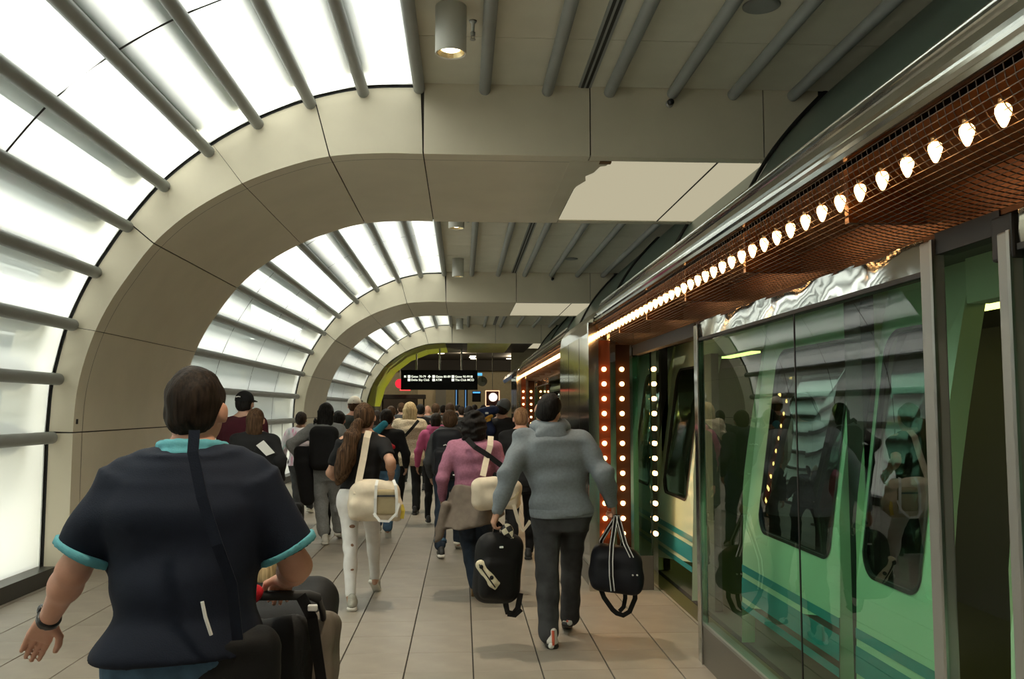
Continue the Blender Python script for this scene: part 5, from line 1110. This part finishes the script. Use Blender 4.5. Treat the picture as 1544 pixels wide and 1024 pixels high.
# --- the crowd further on
far_specs = [  # px, head-top y, Y, height, top, hair, style, label
    (590, 611, 17.0, 1.66, C_BLACK, H_MID, 'short', 'brown-haired person in black, left of the crowd ahead of the blonde woman'),
    (606, 606, 20.0, 1.74, C_CHAR, H_MID, 'short', 'tall person in charcoal deep in the crowd left of the blonde woman'),
    (569, 622, 15.6, 1.58, C_OLIVE, H_DARK, 'long', 'long-haired person in dark olive near the far left arch'),
    (634, 609, 18.0, 1.70, C_BLACK, H_BLACK, 'short', 'black-haired person just right of the blonde head'),
    (656, 608, 19.5, 1.72, C_GREYC, H_MID, 'short', 'person in mid grey jacket under the hanging sign'),
    (645, 613, 21.5, 1.70, C_GREYC, None, None, 'bald person in grey jacket under the hanging sign'),
    (679, 608, 17.6, 1.72, C_CHAR, H_MID, 'short', 'auburn-haired man in charcoal coat above the boy'),
    (668, 611, 24.0, 1.70, C_BLACK, H_DARK, 'short', 'small distant figure in black beneath the sign centre'),
    (697, 613, 20.5, 1.66, C_OLIVE, H_DARK, 'short', 'dark olive coat person left of the blue screen'),
    (707, 614, 16.0, 1.66, C_BLACK, H_BLACK, 'short', 'black coat person hidden behind the curly-haired woman'),
    (729, 612, 22.0, 1.70, C_CHAR, H_DARK, 'short', 'far person in charcoal below the wall clock'),
    (742, 610, 26.0, 1.72, C_BLACK, H_DARK, 'short', 'farthest dark figure by the lit red-framed sign'),
    (616, 612, 27.0, 1.70, C_CHAR, H_DARK, 'short', 'very distant charcoal figure at the end of the hall'),
    (555, 614, 21.0, 1.68, C_MAROON, H_DARK, 'long', 'distant person in maroon beside the yellow-green arch'),
    (716, 610, 29.0, 1.74, C_GREYC, H_DARK, 'short', 'very distant grey coat figure under the blue sign'),
    (690, 609, 31.0, 1.74, C_BLACK, H_BLACK, 'short', 'very distant black coat figure at the hall end'),
]
for i, (px, py, Y, hh, tp, hm, stl, lab) in enumerate(far_specs):
    p = onY(px, py, Y); r = random.Random(i)
    person((p[0], Y, 0), hh, lab, g=1.0 + r.uniform(-0.03, 0.15), vox=0.022 if Y < 22 else 0.027, yaw=r.uniform(-0.3, 0.3), skin=r.choice(('light', 'tan', 'rosy')), feet=((-0.1, r.uniform(-0.2, 0.2), 0, 0), (0.1, r.uniform(-0.2, 0.2), 0, 0)),
           top=dict(mat=tp, hem=0.87, inf=0.02, loose=1.15), pants=dict(mat=C_BLACK if i % 2 else C_JEANS), shoes=dict(mat=S_BLACK, sole=S_BLACK), hair=dict(style=stl, mat=hm, len=0.25, wid=0.08, inf=0.018, vox=0.016) if stl else None)

# ------------------------------------------------------------------ lamps, sprinklers and small ceiling things
def downlight(y, label):
    r = empty('cylinder_downlight', (-0.105, y, ZC), label=label, cat='ceiling lamp', group='cylinder downlights along the ceiling edge')
    MB().lathe([(0.0, ZC), (0.127, ZC), (0.127, ZC - 0.39), (0.122, ZC - 0.395), (0.112, ZC - 0.385), (0.108, ZC - 0.34)], (-0.105, y, 0), 28).build('housing', M_WHITEM, r)
    MB().lathe([(0.108, ZC - 0.385), (0.085, ZC - 0.33), (0.060, ZC - 0.30)], (-0.105, y, 0), 24).build('reflector', mat('gold_reflector', (0.75, 0.62, 0.36), 0.25, metal=0.8), r)
    MB().lathe([(0.0, ZC - 0.365), (0.045, ZC - 0.368), (0.075, ZC - 0.355), (0.0, ZC - 0.345)], (-0.105, y, 0), 16).build('lamp', M_LAMP, r)
    ld = bpy.data.lights.new('downlight_beam', 'SPOT'); ld.energy = 250; ld.color = (1, 0.85, 0.62); ld.spot_size = 2.2; ld.spot_blend = 0.9; ld.shadow_soft_size = 0.05
    lo = bpy.data.objects.new('downlight_beam', ld); COL.objects.link(lo); lo.parent = r; lo.location = (0, 0, -0.41)
for y, lb_ in ((7.0, 'cylinder downlight nearest the camera, cut by the frame top'), (14.0, 'cylinder downlight partly hidden above the first beam soffit'), (19.2, 'cylinder downlight hanging just before the second beam'), (2.0, 'cylinder downlight overhead behind the frame top'), (32.2, 'small far cylinder downlight before the third beam')): downlight(y, lb_)
def sprinkler(x, y, label):
    r = empty('sprinkler', (x, y, ZC), label=label, cat='sprinkler')
    MB().lathe([(0.0, ZC), (0.035, ZC), (0.03, ZC - 0.015), (0.014, ZC - 0.02), (0.014, ZC - 0.10), (0.0, ZC - 0.10)], (x, y, 0), 12).build('pipe', M_STEEL, r)
    MB().lathe([(0.0, ZC - 0.09), (0.022, ZC - 0.10), (0.022, ZC - 0.125), (0.0, ZC - 0.13)], (x, y, 0), 12).build('body', M_STEEL, r)
    MB().lathe([(0.0, ZC - 0.16), (0.024, ZC - 0.16), (0.024, ZC - 0.166), (0.0, ZC - 0.166)], (x, y, 0), 12).build('deflector', M_STEEL, r)
    MB().box((x - 0.016, y - 0.003, ZC - 0.162), (x - 0.010, y + 0.003, ZC - 0.12)).build('frame_arm', M_STEEL, r); MB().box((x + 0.010, y - 0.003, ZC - 0.162), (x + 0.016, y + 0.003, ZC - 0.12)).build('frame_arm', M_STEEL, r)
sprinkler(0.075, 7.25, 'pendant sprinkler beside the nearest cylinder downlight'); sprinkler(0.08, 14.6, 'pendant sprinkler in the second ceiling bay')
p = onY(1010, 156, 8.70)
for i, (q, yy) in enumerate(((p, 8.72), (onY(833, 421, 21.05), 21.07))):
    r = empty('camera_dome', (q[0], yy, q[2]), label=('small dark ball fixture on the face of the first beam' if i == 0 else 'small dark ball fixture on the face of the second beam'), cat='fixture')
    MB().lathe([(0.0, -0.002), (0.04, -0.002), (0.04, -0.02), (0.015, -0.03), (0.015, -0.05), (0.0, -0.05)], (q[0], yy, q[2]), 14, 1).build('stem', M_STEEL, r)
    sobj('ball', [ell((0, -0.06, 0), 0.036)], mat('dark_ball', (0.03, 0.03, 0.035), 0.12, metal=0.5), r, vox=0.008)
r = empty('ceiling_speaker', (2.40, 6.83, ZC), label='round grey speaker grille flush in the ceiling above the train', cat='speaker')
MB().lathe([(0.0, ZC - 0.012), (0.10, ZC - 0.012), (0.13, ZC - 0.016), (0.15, ZC - 0.008), (0.15, ZC)], (2.40, 6.83, 0), 28).build('grille', M_TUBE, r)
q = onZ(861, 390, ZC); MB().lathe([(0.0, ZC - 0.012), (0.13, ZC - 0.016), (0.15, ZC - 0.008), (0.15, ZC)], (q[0], q[1], 0), 20).build('ceiling_speaker', M_TUBE, None, label='small far speaker grille in the second ceiling bay', cat='speaker')

# ------------------------------------------------------------------ concourse at the far end
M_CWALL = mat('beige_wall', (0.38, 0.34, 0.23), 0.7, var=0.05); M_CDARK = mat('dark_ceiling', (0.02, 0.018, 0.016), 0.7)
M_YG = mat('yellow_green_lining', (0.38, 0.42, 0.03), 0.4, var=0.1)
# yellow-green lining inside the last arch
yl = empty('trim_13', (-3.7, 37.6, 0), kind='structure', label='yellow-green lined inner face of the last arch')
ARCIN = [(-3.70, 0.0), (-3.70, 1.39)] + [tuple(p) for p in INC] + [(3.6, ZS)]
yc = resample(offset(np.array(ARCIN), -0.01), 13)
for a in range(11):
    P = [(p[0], p[1]) for p in resample(yc[a:a + 2], 4)]
    MB().sheet(P, 34.46, 40.2).build('lining_panel', M_YG if a not in (0, 1, 7, 10) else M_CDARK, yl)
MB().box((-3.78, 37.6, 0), (-3.70, 44, 0.02)).build('trim_14', M_CWALL, None, kind='structure', label='concourse skirting')
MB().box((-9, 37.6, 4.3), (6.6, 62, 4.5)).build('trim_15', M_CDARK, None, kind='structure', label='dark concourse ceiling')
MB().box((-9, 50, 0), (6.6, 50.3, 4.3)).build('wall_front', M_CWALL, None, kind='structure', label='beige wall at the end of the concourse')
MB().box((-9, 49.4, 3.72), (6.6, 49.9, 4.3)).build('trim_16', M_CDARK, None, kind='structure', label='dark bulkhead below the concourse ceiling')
MB().box((-9.2, 37.6, 0), (-9, 62, 4.5)).build('wall_left', M_CWALL, None, kind='structure', label='concourse left wall')
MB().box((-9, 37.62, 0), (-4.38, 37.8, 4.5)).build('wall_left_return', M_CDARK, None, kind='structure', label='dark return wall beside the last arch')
MB().box((2.2, 40.0, 0), (6.4, 40.2, 4.3)).build('wall_right_return', M_CWALL, None, kind='structure', label='beige wall beyond the train end')
MB().box((-9, 37.6, -0.1), (-4.3, 62, -0.002)).build('floor_concourse', M_TILE[1], None, kind='structure', label='concourse floor')
MB().box((1.95, 27, -0.1), (6.4, 62, -0.002)).build('floor_concourse_side', M_TILE[1], None, kind='structure', label='concourse floor beyond the train')
# hanging way-finding sign
SY = 37.4; a = onY(605, 558, SY); b = onY(720, 588, SY)
sg = empty('hanging_sign', ((a[0] + b[0]) / 2, SY, b[2]), label='long black hanging gate sign with white lettering and arrows', cat='sign')
MB().bbox((a[0], SY - 0.10, b[2]), (b[0], SY + 0.10, a[2]), 0.01).build('sign_board', mat('sign_black', (0.003, 0.003, 0.003), 0.7, spec=0.2), sg)
for px in (628, 663, 696):
    q = onY(px, 556, SY); MB().tube([(q[0], SY, a[2]), (q[0], SY, 4.15)], 0.035, 8).build('hanger_rod', M_GREYM, sg)
M_SIGNW = mat_emit('sign_letter', (0.95, 1.0, 0.80), 1.1)
def text(body, x, z, size, parent, y, m=M_SIGNW, name='lettering'):
    cu = bpy.data.curves.new(name, 'FONT'); cu.body = body; cu.size = size; cu.offset = size * 0.012
    o = bpy.data.objects.new(name, cu); COL.objects.link(o); dg = bpy.context.evaluated_depsgraph_get()
    me = bpy.data.meshes.new_from_object(o.evaluated_get(dg)); bpy.data.objects.remove(o)
    me.transform(Matrix.Translation((x, y, z)) @ Matrix.Rotation(PI / 2, 4, 'X')); me.materials.clear(); me.materials.append(m)
    k = bpy.data.objects.new(name, me); COL.objects.link(k); k.parent = parent; k.matrix_parent_inverse = Matrix.Translation(-parent.location); return k
ty = SY - 0.108
def sg_x(px): return onY(px, 570, SY)[0]
def arrow(cx, cz, ang, sz):
    mb = MB(); poly = [(-0.10, -0.5), (0.10, -0.5), (0.10, 0.05), (0.38, -0.22), (0.50, -0.08), (0, 0.5), (-0.50, -0.08), (-0.38, -0.22), (-0.10, 0.05)]
    c, s_ = math.cos(ang), math.sin(ang); mb.prism([(cx + (x * c - z * s_) * sz, cz + (x * s_ + z * c) * sz) for x, z in poly], ty - 0.004, ty + 0.01, 1).build('arrow', M_SIGNW, sg)
z1, z2 = onY(640, 568, SY)[2], onY(640, 573, SY)[2]
arrow(sg_x(611), z1, PI / 4, 0.12); arrow(sg_x(647.5), z1, 0, 0.14); arrow(sg_x(711), z1, -PI / 4, 0.12)
for px, t1, t2 in ((617, 'Gates 70-79', 'Delta Sky Club'), (654, 'Gates 80-89', 'ATM'), (683, 'Gates 90-99', 'The Club MCO')):
    for zz, t in ((z1, t1), (z2, t2)):
        xi = sg_x(px); MB().bbox((xi - 0.055, ty - 0.004, zz - 0.055), (xi + 0.055, ty + 0.01, zz + 0.055), 0.006).build('icon_tile', M_SIGNW, sg)
        text(t, xi + 0.085, zz - 0.042, 0.125, sg, ty)
# blue sign, clock, screens, red neon, round-logo shop sign
def flat_sign(px0, py0, px1, py1, Y, m, name, label, cat, frame=None):
    a, b = onY(px0, py0, Y), onY(px1, py1, Y); r = empty(name, ((a[0] + b[0]) / 2, Y, b[2]), label=label, cat=cat)
    MB().bbox((a[0], Y - 0.04, b[2]), (b[0], Y + 0.04, a[2]), 0.01).build('panel', m, r)
    if frame:
        t = 0.035
        for q in (((a[0] - t, b[2] - t), (a[0], a[2] + t)), ((b[0], b[2] - t), (b[0] + t, a[2] + t)), ((a[0], a[2]), (b[0], a[2] + t)), ((a[0], b[2] - t), (b[0], b[2]))): MB().box((q[0][0], Y - 0.06, q[0][1]), (q[1][0], Y + 0.03, q[1][1])).build('frame_bar', frame, r)
    return r
bs = flat_sign(718, 562.5, 727, 566.5, 39.5, mat_emit('blue_sign', (0.10, 0.45, 0.80), 1.2), 'blue_sign', 'small lit blue sign right of the hanging gate sign', 'sign')
ck = empty('wall_clock', tuple(onY(727, 575, 41)), label='round grey wall clock right of the hanging sign', cat='clock')
q = onY(727, 575, 41)
MB().lathe([(0.0, 0.0), (0.21, 0.0), (0.23, 0.02), (0.23, 0.08), (0.0, 0.08)], tuple(q), 28, 1).build('clock_face', mat('clock_face', (0.22, 0.22, 0.20), 0.5), ck)
MB().box((q[0] - 0.01, q[1] - 0.012, q[2] - 0.02), (q[0] + 0.01, q[1] - 0.004, q[2] + 0.16)).build('clock_hand', M_BLACK, ck); MB().box((q[0] - 0.02, q[1] - 0.012, q[2] - 0.01), (q[0] + 0.12, q[1] - 0.004, q[2] + 0.01)).build('clock_hand', M_BLACK, ck)
M_SCR = mat('screen_black', (0.01, 0.01, 0.012), 0.2)
fs = flat_sign(712, 590, 725, 606, 42, M_SCR, 'flight_screen', 'dark display screen with a bright blue header', 'screen'); a, b = onY(712, 590, 42), onY(725, 593, 42)
MB().box((a[0] + 0.03, 41.94, b[2]), (b[0] - 0.03, 41.96, a[2] - 0.03)).build('blue_header', mat_emit('blue_header', (0.08, 0.35, 0.95), 1.5), fs)
M_BLED = mat_emit('blue_led', (0.12, 0.28, 0.5), 0.8)
for px in (688.5, 702.5):
    lc = flat_sign(px - 2.6, 586, px + 2.6, 617, 45, M_SCR, 'light_column', 'dark column with blue light strips, %s of two' % ('left' if px < 690 else 'right'), 'column')
    a, b = onY(px - 1.2, 588, 45), onY(px + 0.2, 616, 45); MB().box((a[0], 44.93, b[2]), (b[0], 44.95, a[2])).build('light_strip', M_BLED, lc)
M_NEON = mat_emit('red_neon', (1.0, 0.05, 0.05), 2.2)
q = onY(603, 580, 44); nn = empty('neon_sign', tuple(q), label='red neon sign left of the hanging gate sign', cat='sign')
MB().lathe([(0.0, 0.0), (0.20, 0.0), (0.24, 0.02), (0.24, 0.06), (0.0, 0.06)], (q[0], 44, q[2] + 0.05), 20, 1).build('red_disc', mat_emit('red_disc', (0.9, 0.03, 0.05), 1.0), nn)
a = onY(603, 587, 44); b = onY(619, 589, 44); MB().box((a[0], 43.95, b[2]), (b[0], 44.0, a[2])).build('neon_bar', M_NEON, nn)
sb_ = flat_sign(733, 590, 752, 612, 41.5, mat('brown_board', (0.06, 0.012, 0.010), 0.5), 'round_logo_sign', 'dark red shop sign with glowing frame and white round logo', 'sign', mat_emit('warm_frame', (1.0, 0.55, 0.30), 1.6))
q = onY(743.5, 599, 41.4); MB().lathe([(0.0, -0.01), (0.20, -0.01), (0.20, 0.03), (0.0, 0.03)], tuple(q), 24, 1).build('white_disc', mat_emit('white_disc', (1.0, 0.9, 0.72), 1.3), sb_)
# shop fronts and columns
def shop(px0, py0, px1, py1, Y, m, name, label, cat, dep=0.3):
    a, b = onY(px0, py0, Y), onY(px1, py1, Y); o = MB().bbox((a[0], Y, max(b[2], 0)), (b[0], Y + dep, a[2]), 0.01).build(name, m, None, label=label, cat=cat); return o
sc0 = shop(575, 595, 641, 601.5, 44.5, M_CDARK, 'shop_canopy', 'dark flat shop canopy below the red neon sign', 'canopy', 1.0)
for px in (577, 639): q = onY(px, 601, 45); MB().tube([(q[0], 45, 0), (q[0], 45, q[2])], 0.04, 8).build('canopy_post', M_CDARK, sc0)
shop(630, 588, 655, 660, 47, mat('lit_wall', (0.55, 0.48, 0.33), 0.7), 'wall_pillar', 'broad beige pillar under the hanging sign', 'pillar')
shop(657, 588, 672, 660, 46.5, mat('grey_pillar', (0.20, 0.20, 0.18), 0.5), 'wall_pillar', 'slim grey pillar under the hanging sign', 'pillar')
shop(578, 600, 632, 660, 48.5, mat('shop_dark', (0.05, 0.04, 0.03), 0.6), 'kiosk', 'dim shop kiosk under the dark canopy', 'kiosk')
WHERE = ('left of the sign, lower', 'just above the sign left end', 'above the sign, left of middle rod', 'above the sign by the middle rod', 'top of three above the clock', 'middle of three above the clock', 'lowest of three above the clock', 'rightmost, nearest the train')
for i, (px, py) in enumerate(((611, 552), (622, 559), (658, 547), (665, 556), (714, 541), (713, 552), (712, 559), (768, 546))):
    q = onZ(px, py, 4.29) 
    if q[1] > 49 or q[1] < 38: q = onY(px, py, 40 + 1.1 * i); q[2] = 4.29
    MB().lathe([(0.0, 4.27), (0.13, 4.27), (0.16, 4.275), (0.16, 4.30)], (q[0], q[1], 0), 16).build('recessed_light', mat_emit('recessed', (1.0, 0.86, 0.62), 4.0), None, label='recessed concourse light ' + WHERE[i], cat='ceiling lamp', group='recessed lights in the dark concourse ceiling')
for x, y in ((-3, 43), (0, 43), (2.5, 46), (-5, 47)):
    ld = bpy.data.lights.new('concourse_light', 'POINT'); ld.energy = 75; ld.color = (1, 0.82, 0.55); ld.shadow_soft_size = 0.15; lo = bpy.data.objects.new('concourse_light', ld); COL.objects.link(lo); lo.location = (x, y, 4.1)
ld = bpy.data.lights.new('arch_uplight', 'SPOT'); ld.energy = 200; ld.color = (1, 0.95, 0.5); ld.spot_size = 1.6; lo = bpy.data.objects.new('arch_uplight', ld); COL.objects.link(lo); lo.location = (-1.0, 39.0, 0.6); lo.rotation_euler = (0, math.radians(150), 0)
for par, px in ((fs, 718.5), (sb_, 742), (nn, 603)):
    pl = par.location; MB().tube([(pl[0], pl[1] + 0.02, pl[2]), (pl[0], pl[1] + 0.02, 4.3)], 0.02, 6).build('hanger_rod', M_GREYM, par)
# hanging pendant in the shop
q = onY(580, 600, 40.5)

# ------------------------------------------------------------------ outside the glass
gm = mat('pale_paving', (0.40, 0.39, 0.36), 0.9, var=0.1, scale=0.5)
MB().box((-60, -40, -0.3), (-4.39, 80, -0.1)).build('ground', gm, None, kind='structure', label='pale paving outside the glass wall')
lv = empty('louvre_screen', (-10, 5, 0), label='white horizontal louvre screen on the building outside the glass', cat='louvre')
M_LV = mat('louvre_white', (0.75, 0.76, 0.76), 0.6); M_OUT = mat('outside_wall', (0.42, 0.44, 0.43), 0.85, var=0.06, scale=0.7)
for (y0, y1, z0, n) in ((2, 16.5, 3.2, 10), (17.5, 34, 3.2, 10)):
    for k in range(n): MB().box((-10.0, y0, z0 + k * 0.24), (-9.75, y1, z0 + k * 0.24 + 0.06)).build('louvre_blade', M_LV, lv)
ob = empty('outside_building', (-12, 10, -0.1), label='grey building outside the glass, made taller to block sky light', cat='building')
MB().box((-18, -14, -0.1), (-10.3, 45, 3.0)).build('lower_wall', M_OUT, ob); MB().box((-18, -14, 3.0), (-10.6, 45, 8.5)).build('upper_wall_sky_block', mat('outside_dark', (0.25, 0.27, 0.27), 0.8), ob)  # upper wall raised to keep sky light off the lower panes
for k in range(12): MB().box((-10.3, -10 + k * 4.2, 0.4), (-10.25, -7.4 + k * 4.2, 2.4)).build('window_opening', mat('outside_glass', (0.10, 0.13, 0.13), 0.2), ob)
